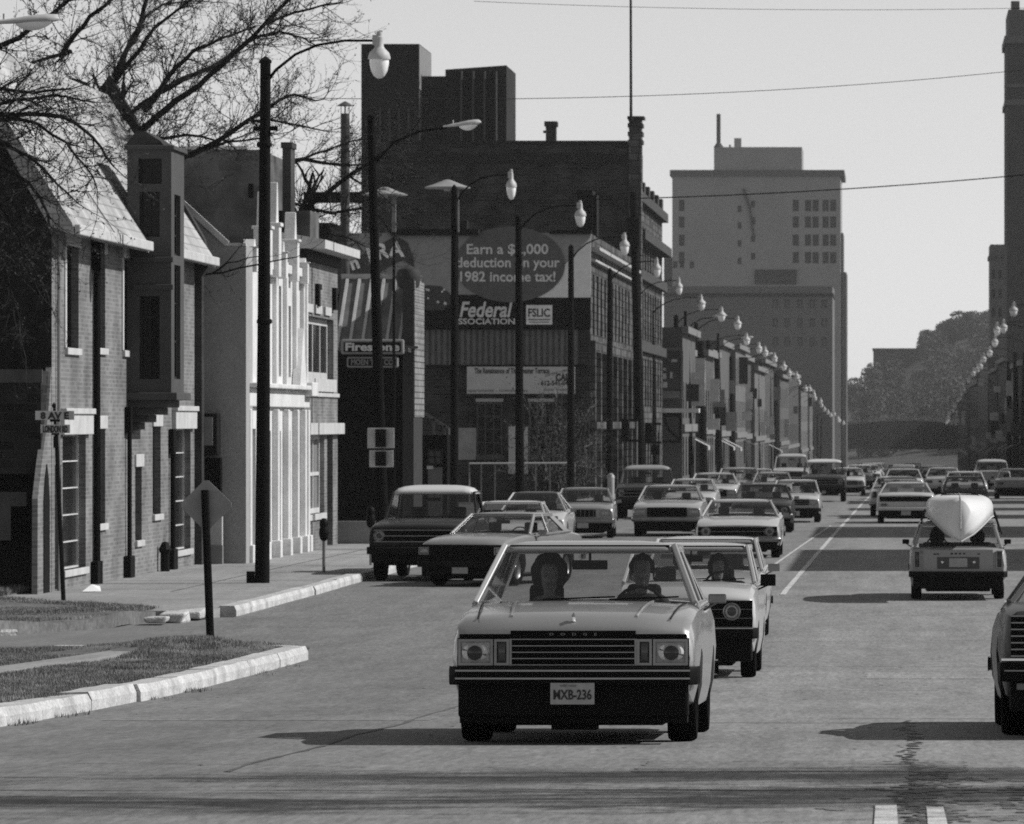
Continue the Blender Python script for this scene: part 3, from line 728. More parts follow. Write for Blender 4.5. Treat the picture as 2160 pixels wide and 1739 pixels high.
blobs('road_stain', 260, lambda y: .13+.05*math.sin(y), .075, 26, 36, .02, .07, mat('oil_stain', .105, .7, var=.4, scale=9), 4)
blobs('road_stain', 90, lambda y: .5, .35, 27, 33, .03, .09, mat('faint_oil_stain', .155, .7, var=.3, scale=9), 5)
blobs('road_speckle', 160, lambda y: -2+3*math.sin(y*1.7), 2.2, 27, 90, .008, .03, mat('road_joint_tar', .09, .8, var=.4, scale=5), 6)
for k,(y0,x0,x1) in enumerate(((46.2,-2.0,6.0),(47.6,-.6,6.0),(31.0,-7,6))):
    ribbon('road_joint', [(x0+(x1-x0)*i/40, y0+.05*math.sin(i*.5)+rnd.uniform(-.03,.03)) for i in range(41)], .05, .004, mat('road_joint_tar', .09, .8, var=.4, scale=5), k, .4)
for k in range(9):
    y0 = 32+80*(k/9)**1.4; x0 = rnd.uniform(-6.5,2.5); a = rnd.choice([0,.05,-.05]); n = rnd.randint(14,34); st = .16*(1+y0/60)
    pts = []; xx, yy = x0, y0
    for j in range(n): pts.append((xx,yy)); a += rnd.uniform(-.05,.05); xx += math.cos(a)*st*.6; yy += math.sin(a)*st*1.6
    ribbon('road_crack', pts, .022, .0035, mat('road_joint_tar', .09, .8, var=.4, scale=5), 100+k, .4)
for k,(x0,x1,y0,y1,c) in enumerate(((1.6,4.6,52,57,.17),(-6.6,-3.9,47,52.5,.165),(-.4,2.4,62,64.4,.25),(-5.8,-3.4,84,96,.16),(2.0,5.6,84,90,.16),(-1.6,.4,34,36.2,.175))):
    ribbon('road_patch', [((x0+x1)/2, lerp(y0,y1,i/14)) for i in range(15)], x1-x0, .002+.0002*k, road_mat('patch_asphalt_%d' % int(c*1000), c, .15, .4, .05), 60+k, .015)
ribbon('road_seam', [(-4.05+.02*math.sin(y), y) for y in [34+.5*i for i in range(40)]], .04, .004, mat('road_joint_tar'), 8, .4)
PAVJ = mat('pavement_joint', .09, .9)
for y in (99, 104.6, 110.2, 115.8, 121.4, 127, 132.6):
    ribbon('pavement_joint', [(-14.5+.4*i, y) for i in range(10)], .05, .135, PAVJ, int(y), .3)
ribbon('pavement_joint', [(-12.5, 97.5+i) for i in range(41)], .03, .1355, PAVJ, 77, .3)
# painted lines
def line(name, pts, wd, seed): 
    o = ribbon(name, pts, wd, .008, LINE, seed, .06); return o
line('centre_line', [(lerp(-2.08,-1.72,(y-100)/105), y) for y in [100+3*i for i in range(60)]], .10, 1)
line('centre_line', [(lerp(-2.75,-2.28,(y-120)/45), y) for y in [118+2*i for i in range(30)]], .06, 2)
line('centre_line', [(-.075, y) for y in (18,22,25,27,28.9)], .115, 3)
line('centre_line', [(.175, y) for y in (18,22,25,27,28.7)], .085, 4)

# ------------------------------------------------------------------ grass
def mound(x, y): return .15*math.exp(-((x+8.75)/.9)**2-((y-70.2)/2.5)**2) + .02*math.sin(x*3)*math.sin(y*.9)
strip('verge', -40, 70.6, -30, lambda y: lerp(-7.28,-7.5,max(0,(y-69)/1.6)) if y > 69 else -7.28, .11, EARTH, 1, 22, .2, bump=mound)
strip('verge_path', 40, 68.6, lambda y: -9.75+(y-61)*.04, lambda y: -9.35+(y-61)*.04, .155, CONC, 1.5, 1, .06)
def cxr(y): return -12.7+(y-79.6)*.35 if y < 83 else (-11.5+(y-83)*.03 if y < 87.5 else -11.37-(y-87.5)*.62)
strip('corner_verge', 79.7, 92.6, -40, cxr, .17, EARTH, .8, 14, .2, bump=lambda x,y: .05*math.sin(x*1.7+y))
strip('house_lawn', 93.6, 97.4, -40, -14.9, .15, EARTH, .8, 6, .1)
def grass(name, n, xr, yr, zf, ok, hgt=(.04,.10), seed=1):
    rnd = random.Random(seed); b = MB()
    vs, fs = [], []; k = 0; tries = 0
    while k < n and tries < n*6:
        tries += 1
        x, y = rnd.uniform(*xr), rnd.uniform(*yr)
        if not ok(x, y): continue
        cl = .5 + .5*math.sin(x*2.3+1.3*math.sin(y*1.1))*math.sin(y*1.7+x)*.6 + .2*math.sin(x*9+y*.8)*math.sin(y*3.1)
        if rnd.random() > max(.06, 1.25*cl-.1): continue
        h = rnd.uniform(*hgt)*(.7+.6*cl); a = rnd.uniform(0,6.28); w_ = rnd.uniform(.003,.008); lx, ly = rnd.uniform(-.6,.6)*h, rnd.uniform(-.6,.6)*h
        z = zf(x, y); ca, sa = math.cos(a)*w_, math.sin(a)*w_
        i = len(vs); vs += [(x-ca,y-sa,z-.01),(x+ca,y+sa,z-.01),(x+lx,y+ly,z+h)]; fs.append((i,i+1,i+2)); k += 1
    b.v, b.f, b.mi = vs, fs, [0]*len(fs)
    o = b.build(name, GRASS, recalc=False); o['kind'] = 'stuff'; return o
onpath = lambda x, y: y < 68.6 and -9.75+(y-61)*.04 < x < -9.35+(y-61)*.04
grass('grass', 150000, (-11.4,-7.3), (40,70.5), lambda x,y: zg(y)+.11+mound(x,y), lambda x,y: not onpath(x,y) and x > -1.0-y*.158 and (x < -7.36 or rnd.random()<.3), (.012,.048), 21)
grass('grass', 30000, (-16,-10.9), (79.7,92.5), lambda x,y: zg(y)+.17, lambda x,y: x < cxr(y)-.03 and x > -.6-y*.158, (.012,.05), 22)
grass('grass', 3000, (-17,-14.9), (93.6,97.4), lambda x,y: zg(y)+.15, lambda x,y: x > -.6-y*.158, (.05,.14), 23)
grass('grass', 900, (-7.3,-7.0), (40,70), lambda x,y: zg(y), lambda x,y: math.sin(y*2.1)+math.sin(y*.7) > .7, (.02,.05), 24)
# broken kerb pieces at the corner
for i,(x,y,s,lab) in enumerate(((330,1322,.20,'flat broken piece of kerb lying lowest by the corner grass'),(366,1312,.24,'squarish broken kerb block at the grass corner'),(400,1303,.26,'largest broken kerb block leaning beside the diamond sign post'))):
    d = 84.6+i*1.1; b = MB(); p = at(x, y, d); rr = random.Random(i)
    bmv = [(sx*s*.8+rr.uniform(-.05,.05), sy*s*1.6, sz*s*.45+rr.uniform(-.03,.03)) for sx in (-1,1) for sy in (-1,1) for sz in (-.2,1)]
    b.add([(p.x+a, p.y+c, zg(d)+e+.04) for a,c,e in bmv], [(0,1,3,2),(4,6,7,5),(0,4,5,1),(2,3,7,6),(0,2,6,4),(1,5,7,3)])
    tag(b.build('kerb_block', KERB, bevel=.03), lab, 'kerb block', 'broken kerb blocks at the corner')
b = MB(); p = at(190,1255,97.2); b.add([(p.x-.14,p.y,zg(97)+.14),(p.x+.16,p.y+.2,zg(97)+.14),(p.x+.1,p.y+.5,zg(97)+.22),(p.x-.1,p.y+.45,zg(97)+.19),(p.x,p.y+.2,zg(97)+.26)],[(0,1,4),(1,2,4),(2,3,4),(3,0,4),(0,3,2,1)])
tag(b.build('paper_litter', WHITE), 'crumpled white paper lying on the pavement below the brick house', 'litter')
# ------------------------------------------------------------------ buildings
def facade(mb, plane, c, u0, u1, z0, z1, ops, depth, sgn):
    """wall sheet with real openings: plane 'x' lies at x=c with u along y, plane 'y' at y=c with u along x; sgn: which way it faces"""
    us = sorted(set([u0,u1] + [v for o in ops for v in o[:2] if u0 < v < u1])); zs = sorted(set([z0,z1] + [v for o in ops for v in o[2:4] if z0 < v < z1]))
    P = (lambda u,z,k=0: (c-sgn*k,u,z)) if plane == 'x' else (lambda u,z,k=0: (u,c-sgn*k,z))
    for i in range(len(us)-1):
        for j in range(len(zs)-1):
            um, zm = (us[i]+us[i+1])/2, (zs[j]+zs[j+1])/2
            if any(o[0] < um < o[1] and o[2] < zm < o[3] for o in ops): continue
            mb.quad(P(us[i],zs[j]),P(us[i+1],zs[j]),P(us[i+1],zs[j+1]),P(us[i],zs[j+1]))
    for o in ops:
        a,b_,lo,hi = o[:4]
        mb.quad(P(a,lo),P(a,hi),P(a,hi,depth),P(a,lo,depth)); mb.quad(P(b_,lo),P(b_,hi),P(b_,hi,depth),P(b_,lo,depth))
        mb.quad(P(a,lo),P(b_,lo),P(b_,lo,depth),P(a,lo,depth)); mb.quad(P(a,hi),P(b_,hi),P(b_,hi,depth),P(a,hi,depth))
def window(parent, plane, c, sgn, u0, u1, z0, z1, depth=.15, nv=1, nh=1, pane=None, frame=None, fw=.05, name='window', label=None):
    m = MB()
    def bx(a,b_,lo,hi,k0,k1):
        x0, x1 = sorted((c-sgn*k0, c-sgn*k1))
        m.box(x0,x1,a,b_,lo,hi) if plane == 'x' else m.box(a,b_,x0,x1,lo,hi)
    e = .002
    m.m = 1; bx(u0+e,u1-e,z0+e,z1-e,depth-.02,depth+.02)
    m.m = 0; k0, k1 = depth-.07, depth-.022
    bx(u0+e,u0+fw,z0+e,z1-e,k0,k1); bx(u1-fw,u1-e,z0+e,z1-e,k0,k1); bx(u0+fw,u1-fw,z0+e,z0+fw,k0,k1); bx(u0+fw,u1-fw,z1-fw,z1-e,k0,k1)
    for i in range(1,nv): u = lerp(u0,u1,i/nv); bx(u-fw*.4,u+fw*.4,z0+fw,z1-fw,k0+.004,k1)
    for j in range(1,nh): z = lerp(z0,z1,j/nh); bx(u0+fw,u1-fw,z-fw*.35,z+fw*.35,k0+.008,k1)
    o = m.build(name, [frame or FRAMED, pane or GLASSD], parent)
    if label: o['label'] = label
    return o
def onX(x, X): return X*F/(x-VX)
BRH = brick('house_brick', .12, .19, .20, 1, .24, .075, msize=.012, var=.32)
GABLE_SHADE = mat('shaded_gable', .012, .9, var=.6, scale=5)  # the near gable's black shade is put into this colour
SHADEBR = brick('dark_shade_brick', .035, .05, .05, 1, .24, .08, var=.5)  # dark brick; shade on parapet and bay roof sits in the colour
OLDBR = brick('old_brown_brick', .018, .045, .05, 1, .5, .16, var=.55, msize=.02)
CHBR = brick('chimney_brick', .075, .11, .10, 1, .6, .3, var=.5, msize=.03)
ROOFM = brick('slate_roof', .30, .38, .22, 1, .35, .2, var=.3, msize=.015, bump=.6)
STUCCO = mat('grey_stucco', .30, .9, var=.13, scale=.8, fine=.12, bump=.2)
TERRA = mat('white_terracotta', .60, .55, var=.16, scale=.9, fine=.10, bump=.15)
SANDST = brick('rough_sandstone', .04, .115, .03, 1, .7, .35, var=.55, msize=.03, bump=1)

# ---- brick house -------------------------------------------------
def house():
    X0 = -14.55; Y0, Y1 = 97.5, 117.3; zb = -3.3; ze = 3.42
    root = thing('brick_house', 'two storey brick house with steep slate roof and stone bay window beside the pavement', 'house', (X0, Y0, zg(Y0)))
    D = lambda x: onX(x, X0)
    def op(x0,x1,y0,y1): d0, d1 = D(x0), D(x1); dm = (d0+d1)/2; return (d0,d1,pz(y1,dm),pz(y0,dm))
    ops = [op(138,166,520,735),op(205,222,537,735),op(259,272,545,740),op(132,181,917,1200),op(203,222,905,1105),op(285,299,985,1140),op(322,339,900,1085),op(367,402,905,1160),op(93.5,106,1000,1256)]
    ops[-1] = (97.75, 98.75, zg(97.5)+.13, .02) if False else (D(112)-1.25, D(112)-.2, zg(98)+.14, pz(985,97.5))
    ops[-1] = (97.85, 98.6, zg(98)+.14, -.75)
    ops = [o for o in ops if o[0] > 97.6]
    w = MB(); facade(w,'x',X0,Y0,Y1,zb,ze,ops,.22,1)
    w.box(X0-7, X0-.22, Y0+.3, Y1, zb, ze); w.quad((X0-.22,Y0,zb),(X0,Y0,zb),(X0,Y0,ze),(X0-.22,Y0,ze)); w.quad((X0-.22,Y1,zb),(X0,Y1,zb),(X0,Y1,ze),(X0-.22,Y1,ze))
    w.build('wall', BRH, root)
    # near gable
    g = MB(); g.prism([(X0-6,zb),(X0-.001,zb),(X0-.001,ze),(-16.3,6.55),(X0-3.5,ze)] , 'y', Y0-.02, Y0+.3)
    g.build('gable', GABLE_SHADE, root)
    for i,o in enumerate(ops[:-1]):
        n = (2,2,1,1,2,2,2,1)[i]; h = (1,1,1,5,1,1,1,5)[i]
        window(root,'x',X0,1,*o,.2,n,h, frame=(FRAMEW if i in (3,7) else FRAMED), fw=.03)
    window(root,'x',X0,1,*ops[-1],.2,1,1,name='door',pane=BLACK)
    t = MB()   # stone trim
    for i,o in enumerate(ops[:-1]):
        a,b_,lo,hi = o
        big = i in (3,7)
        t.box(X0-.1, X0+.04+(.05 if big else 0), a-.08-(.25 if big else 0), b_+.08+(.3 if big else 0), hi, hi+(.36 if big else .24))
        if big: t.box(X0-.1, X0+.13, a-.35, b_+.4, hi+.36, hi+.46)
        t.box(X0-.1, X0+.06, a-.06, b_+.06, lo-.12, lo)
        if i < 3: t.box(X0-.02, X0+.03, a-.16, a, lo, hi)
    t.split('stone_trim', STONE, root, bevel=.01)
    # roof: street slope, with eaves board, and the parapet at the far end
    r = MB(); ov = .38; ex, ez = X0+ov, ze-.02
    r.prism([(ex,ez),(ex+.04,ez-.22),(X0-.02,ze-.06),(-16.32,6.5),(-18.4,ze-.06),(-18.8,ez-.2),(-18.75,ez),(-16.3,6.72)], 'y', Y0-.22, Y1-.05)
    r.build('roof', ROOFM, root)
    e = MB(); e.box(ex+.04, ex+.14, Y0-.2, 106.85, ez-.2, ez-.02); e.box(ex+.04, ex+.14, 109.0, Y1-.1, ez-.2, ez-.02); e.split('gutter', STONE, root, bevel=.02)
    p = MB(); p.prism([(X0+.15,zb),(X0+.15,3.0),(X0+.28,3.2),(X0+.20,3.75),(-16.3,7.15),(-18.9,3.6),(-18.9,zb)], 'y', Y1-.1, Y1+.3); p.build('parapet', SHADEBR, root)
    # stone bay (oriel) on corbels
    Xr = -13.72; b0, b1 = 107.0, 108.9; z0, z1 = .55, 5.12
    o = MB()
    fo = [(-14.32,-13.94,pz(800,b0),pz(625,b0)),(-14.32,-13.94,pz(500,b0),pz(405,b0)),(-14.34,-13.9,pz(388,b0),pz(335,b0))]
    facade(o,'y',b0,X0,Xr,z0,z1,fo,.18,-1)
    so_ = [(107.45,108.35,pz(800,107.9),pz(560,107.9)),(107.45,108.35,pz(540,107.9),pz(412,107.9))]
    facade(o,'x',Xr,b0,b1,z0,z1,so_,.15,1)
    o.box(X0, Xr-.16, b0+.19, b1, z0, z1-.02); o.quad((X0,b0,z1),(Xr,b0,z1),(Xr,b1,z1),(X0,b1,z1)); o.quad((X0,b0,z0),(Xr,b0,z0),(Xr,b1,z0),(X0,b1,z0))
    bay = o.build('bay_window', mat('bay_stone', .065, .85, var=.18, scale=1.5, fine=.1), root)
    for f in fo: window(bay,'y',b0,-1,*f,.16,2,4)
    for f in so_: window(bay,'x',Xr,1,*f,.14,2,3)
    c = MB()
    for k in range(5):
        f = k/4; c.box(X0-.01, lerp(X0+.15, Xr+.12, f), lerp(b0+.55,b0-.1,f), lerp(b1-.5,b1+.1,f), -.15+k*.14, -.15+k*.14+.138)
    for zz in (pz(606,b0), pz(548,b0)): c.box(X0+.1, Xr+.04, b0-.05, b0+.02, zz-.05, zz+.05)
    c.box(X0-.05, Xr+.06, b0-.06, b1+.06, z1, z1+.08)
    c.split('bay_corbel', mat('bay_stone'), bay, bevel=.012)
    q = MB(); q.prism([(px(262,b0),z1+.08),(px(345,b0),z1+.08),(px(338,b0),z1+.16),(px(303,b0),z1+.36),(px(288,b0),z1+.36)], 'y', b0+.05, b1-.1); q.build('bay_roof', SHADEBR, bay)
    # rainwater pipes
    for (x, yt, yb, rr, hd) in ((196,512,1240,.075,.16),(265,858,1235,.055,.11),(357,905,1205,.07,.10)):
        d = D(x); m = MB(); zt, zb_ = pz(yt,d), zg(d)+.12
        m.tube([(X0+.075,d,zt),(X0+.075,d,zb_)], rr*.85, 8); m.box(X0+.01,X0+.02+hd, d-hd*1.6, d+hd*1.6, zt-.5, zt)
        m.box(X0+.0,X0+.14, d-.3, d+.3, zb_, zb_+.42); m.build('downpipe', BLACK, root, bevel=.02)
    for x, zt in ((118,3.2),): d = D(x); m = MB(); m.tube([(X0+.05,d,zt),(X0+.05,d,zg(d)+.1)], .03, 6); m.build('downpipe', MIDG, root)
    d = D(333); m = MB(); m.tube([(X0+.14,d,zg(d)+.1),(X0+.14,d,zg(d)+.5)], .09, 8); m.lathe([(.1,0),(.13,.06),(.06,.2),(0,.22)], 10, (X0+.14,d,zg(d)+.5)); m.build('standpipe', BLACK, root)
    m = MB(); m.prism([(Y0+.01,1.0),(97.1,.1),(96.35,-.75),(95.95,-1.3),(95.9,zb),(Y0+.01,zb)],'x',X0-.10,X0-.004); m.build('buttress', BRH, root)
    m = MB(); m.prism([(96.55,zg(96)+.12),(97.2,zg(96)+.12),(97.2,-1.35),(97.08,-.95),(96.9,-.72),(96.7,-.95),(96.55,-1.35)],'x',X0-.1,X0+.012); m.build('arched_door', BLACK, root)
    # dark porch on the near gable
    m = MB(); xr = X0-.05; Yp = 96.6
    facade(m,'y',Yp,-24,xr,zg(97)-.1,pz(783,97),[(-17.6,px(85,Yp),zg(97)+.15,pz(1000,Yp))],.5,-1)
    m.box(-24,-17.6,Yp+.5,Y0-.02,zg(97)-.1,pz(783,97)); m.quad((-24,Yp,pz(783,97)),(xr,Yp,pz(783,97)),(xr,Y0,pz(783,97)),(-24,Y0,pz(783,97))); m.quad((xr,Yp,zg(97)),(xr,Y0,zg(97)),(xr,Y0,pz(783,97)),(xr,Yp,pz(783,97)))
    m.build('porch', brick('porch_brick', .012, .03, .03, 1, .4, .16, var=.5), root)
    m = MB(); m.box(-24, xr+.03, Yp-.06, Yp, pz(808,97), pz(780,97)); m.build('porch_coping', mat('weathered_stone', .07, .9, var=.3), root)
    m = MB(); m.box(-16.6,px(50,Yp),Yp+.3,Yp+.34,pz(1068,97),pz(1038,97)); m.box(-16.6,px(17,Yp),Yp+.3,Yp+.34,pz(1140,97),pz(1068,97)); m.build('notice_board', mat('pale_board', .09, .8), root)
house()

# ---- stucco side wall, white shop front ---------------------------
def stucco():
    Y0, Y1 = 118.2, 119.2
    root = thing('stucco_building', 'plain grey stucco gable building between the brick house and the white shop front', 'building', (-14.5,Y0,zg(Y0)))
    xr = px(519,Y0); xs = px(480,Y0)
    m = MB(); m.prism([(-22,-3.3),(xr,-3.3),(xr,pz(519,Y0)),(xs,pz(519,Y0)),(px(390,Y0),pz(436,Y0)),(-17.5,6.2),(-22,3.3)],'y',Y0,Y0+1.2); m.build('wall', STUCCO, root)
    m = MB(); m.beam((xs,Y0-.01,pz(515,Y0)),(px(385,Y0),Y0-.01,pz(428,Y0)),.12,.09,up=(0,1,0)); m.box(xs,xr,Y0-.03,Y0+.05,pz(519,Y0),pz(513,Y0)); m.build('coping', mat('stucco_coping', .5, .85), root)
    m = MB(); m.box(px(408,117.6),px(458,117.6),117.62,Y0-.002,pz(960,117.6),pz(872,117.6)); m.build('display_case', DARKM, root, bevel=.02)
    m = MB(); m.box(px(418,117.55),px(448,117.55),117.58,117.62,pz(940,117.6),pz(880,117.6)); m.build('display_panel', MIDG, root)
    m = MB(); m.box(px(404,117.9),px(465,117.9),117.9,Y0-.002,zg(118)+.1,pz(966,118)); m.build('doorway', BLACK, root)
    m = MB(); m.box(px(440,117.6),px(467,117.6),117.7,117.88,pz(1150,118),pz(1085,118)); m.build('window_panel', PALE, root)
    m = MB(); m.box(px(438,117.6),px(468,117.6),117.68,117.88,zg(118)+.1,pz(1150,118)); m.build('plinth', MIDG, root)
stucco()
def chimney_block():
    Y0 = 134
    root = thing('brick_chimney_block', 'broad old brick chimney block rising behind the grey stucco gable', 'building', (-17,Y0,zg(Y0)))
    m = MB(); m.box(px(388,Y0),px(548,Y0),Y0,Y0+6,zg(Y0)-.2,pz(316,Y0)); m.build('wall', CHBR, root)
    m = MB(); m.box(px(384,Y0)-.05,px(522,Y0),Y0-.08,Y0+6.1,pz(316,Y0),pz(309,Y0)); m.build('coping', mat('stucco_coping'), root)
    m = MB(); m.box(px(524,Y0),px(534,Y0),Y0-.02,Y0,pz(418,Y0),pz(388,Y0)); m.build('vent', BLACK, root)
    m = MB(); m.box(px(586,Y0),px(604,Y0),Y0+1,Y0+1.9,zg(Y0),pz(300,Y0)); m.box(px(583,Y0),px(607,Y0),Y0+.95,Y0+1.95,pz(308,Y0),pz(296,Y0)); m.build('flue', SHADEBR, root)
    m = MB(); m.box(px(548,Y0),px(636,Y0),Y0+1.95,Y0+4,zg(Y0),pz(438,Y0)); m.build('rear_wall', CHBR, root)
chimney_block()
def white_front():
    X0 = -13.72; Y0, Y1 = 118.9, 130.9
    root = thing('white_shop_building', 'narrow white terracotta shop front with pinnacles and fluted piers', 'building', (X0,Y0,zg(Y0)))
    zb = -3.4; zt = 3.55; zc = .62
    ups = [(Y0+.95,Y0+1.35,-.0+1.0,2.9),(Y0+4.2,Y0+4.7,1.2,2.7),(Y0+6.6,Y0+7.1,1.0,3.0),(Y0+8.6,Y0+9.1,1.0,2.6)]
    los = [(Y0+1.1,Y0+2.1,zg(120)+.35,-.15),(Y0+4.4,Y0+5.0,zg(120)+.2,-.2),(Y0+6.2,Y0+7.0,zg(120)+.2,-.2),(Y0+8.2,Y0+9.0,zg(120)+.2,-.2),(Y0+10.3,Y0+10.7,zg(120)+.2,-.2)]
    w = MB(); facade(w,'x',X0,Y0,Y1,zb,zt,ups+los,.18,1); w.box(X0-8,X0-.181,Y0+.05,Y1,zb,zt-.3); w.box(X0-.18,X0,Y0-.0,Y0+.04,zb,zt); w.box(X0-.18,X0-.002,Y0,Y1,zt,zt+.02)
    w.build('wall', TERRA, root)
    for o in ups: window(root,'x',X0,1,*o,.17,1,2,pane=mat('shaded_window', .10, .3),frame=FRAMEW,fw=.04)
    for o in los: window(root,'x',X0,1,*o,.17,1,1,pane=mat('shop_glass_pale', .22, .25),frame=FRAMEW,fw=.04)
    t = MB()
    for k,y in enumerate((Y0+.12,Y0+2.6,Y0+3.2,Y0+5.4,Y0+7.5,Y0+9.5,Y0+11.1,Y1-.2)):
        t.cut(); t.box(X0-.02,X0+.14,y-.14,y+.14,zb+.2,zc-.35); t.box(X0-.02,X0+.10,y-.09,y+.09,zc+.2,zt-.05)
        t.box(X0-.02,X0+.2,y-.18,y+.18,zb+.2,zg(y)+.5)
    t.split('pier', TERRA, root, bevel=.02)
    c = MB(); c.box(X0-.02,X0+.12,Y0-.02,Y1+.02,zc-.3,zc+.1); c.box(X0-.02,X0+.28,Y0-.05,Y1+.1,zc+.1,zc+.2); c.box(X0-.02,X0+.30,Y1-1.1,Y1+.2,zc-.04,zc+.28)
    c.box(X0-.02,X0+.08,Y0,Y1,zt-.25,zt-.05); c.build('cornice', TERRA, root, bevel=.02)
    # pinnacles and the pointed gables between them
    for (x, ytop, wd) in ((524,505,.18),(553,405,.22),(572,385,.22),(586,510,.14),(611,448,.20),(632,545,.14)):
        y = onX(x, X0); zt2 = pz(ytop, y); n = MB()
        n.box(X0-.16,X0+.2,y-wd,y+wd,zt-.4,lerp(zt,zt2,.45)); n.prism([(y-wd,lerp(zt,zt2,.45)),(y+wd,lerp(zt,zt2,.45)),(y+wd*.15,zt2),(y-wd*.15,zt2)],'x',X0-.1,X0+.14)
        n.box(X0-.2,X0+.24,y-wd*1.2,y+wd*1.2,lerp(zt,zt2,.42),lerp(zt,zt2,.47)); n.build('pinnacle', TERRA, root, bevel=.015)
    g = MB(); g.prism([(Y0+9.2,zc+.2),(Y0+10.6,zc+.2),(Y0+9.9,zc+1.5)],'x',X0+.02,X0+.2); g.build('carved_gable', TERRA, root)
white_front()
def brick_shop():
    X0 = -13.74; Y0, Y1 = 131.0, 138.8; zb = -3.4; zt = pz(555,134)
    root = thing('corner_shop', 'small brick corner shop with white lintel and projecting white eaves', 'shop', (X0,Y0,zg(Y0)))
    D = lambda x: onX(x,X0)
    up = (D(641),D(703.5),pz(800,135),pz(668,133)); lo = (D(642),D(684),pz(1085,133),pz(917,133))
    ops = [up, lo, (D(690),D(702),zg(138)+.14,pz(917,137))]
    w = MB(); facade(w,'x',X0,Y0,Y1,zb,zt,ops,.25,1); w.box(X0-9,X0-.25,Y0+.02,Y1-.02,zb,zt-.02); w.quad((X0-.25,Y1,zb),(X0,Y1,zb),(X0,Y1,zt),(X0-.25,Y1,zt)); w.build('wall', BRH, root)
    window(root,'x',X0,1,*up,.22,4,1,frame=STONE,fw=.16); window(root,'x',X0,1,*lo,.18,3,2,pane=mat('shop_glass_pale'),frame=FRAMEW,fw=.12); window(root,'x',X0,1,*ops[2],.2,1,1,name='door',pane=BLACK)
    t = MB(); t.box(X0-.1,X0+.16,Y0-.02,Y1+.15,pz(917,134),pz(893,134)); t.build('lintel', STONE, root, bevel=.01)
    t = MB(); t.box(X0-.1,X0+.07,up[0]-.1,up[1]+.1,up[2]-.3,up[2]-.0); t.box(X0-.1,X0+.05,Y0,Y1,up[2]-.42,up[2]-.33); t.build('sill', STONE, root)
    t = MB(); t.box(X0-.1,X0+.06,lo[0]-.05,lo[1]+.05,lo[2]-.14,lo[2]); t.build('shop_sill', STONE, root)
    t = MB(); t.box(X0-.3,X0+.08,Y0-.05,Y1+.1,zt,zt+.25); t.build('frieze', DARKM, root)
    t = MB(); t.prism([(X0-.5,zt+.25),(X0+.5,zt+.25),(X0+.5,zt+.45),(X0-.5,zt+.62)],'y',Y0-.15,Y1+.5); t.build('eaves', STONE, root)
    t = MB()
    for y in (Y0+2.6, Y0+6.6): t.box(X0,X0+.1,y-.18,y+.18,pz(648,134),pz(600,134)); t.box(X0,X0+.1,y+.18,y+.5,pz(612,134),pz(600,134))
    t.split('wall_bracket', BLACK, root)
    t = MB()
    for y in (D(641)+1.0,D(641)+3.0,D(641)+5.2): t.box(X0-.02,X0+.05,y-.7,y+.7,pz(668,134)+.06,pz(645,134)); 
    t.split('stone_panel', STONE, root)
brick_shop()

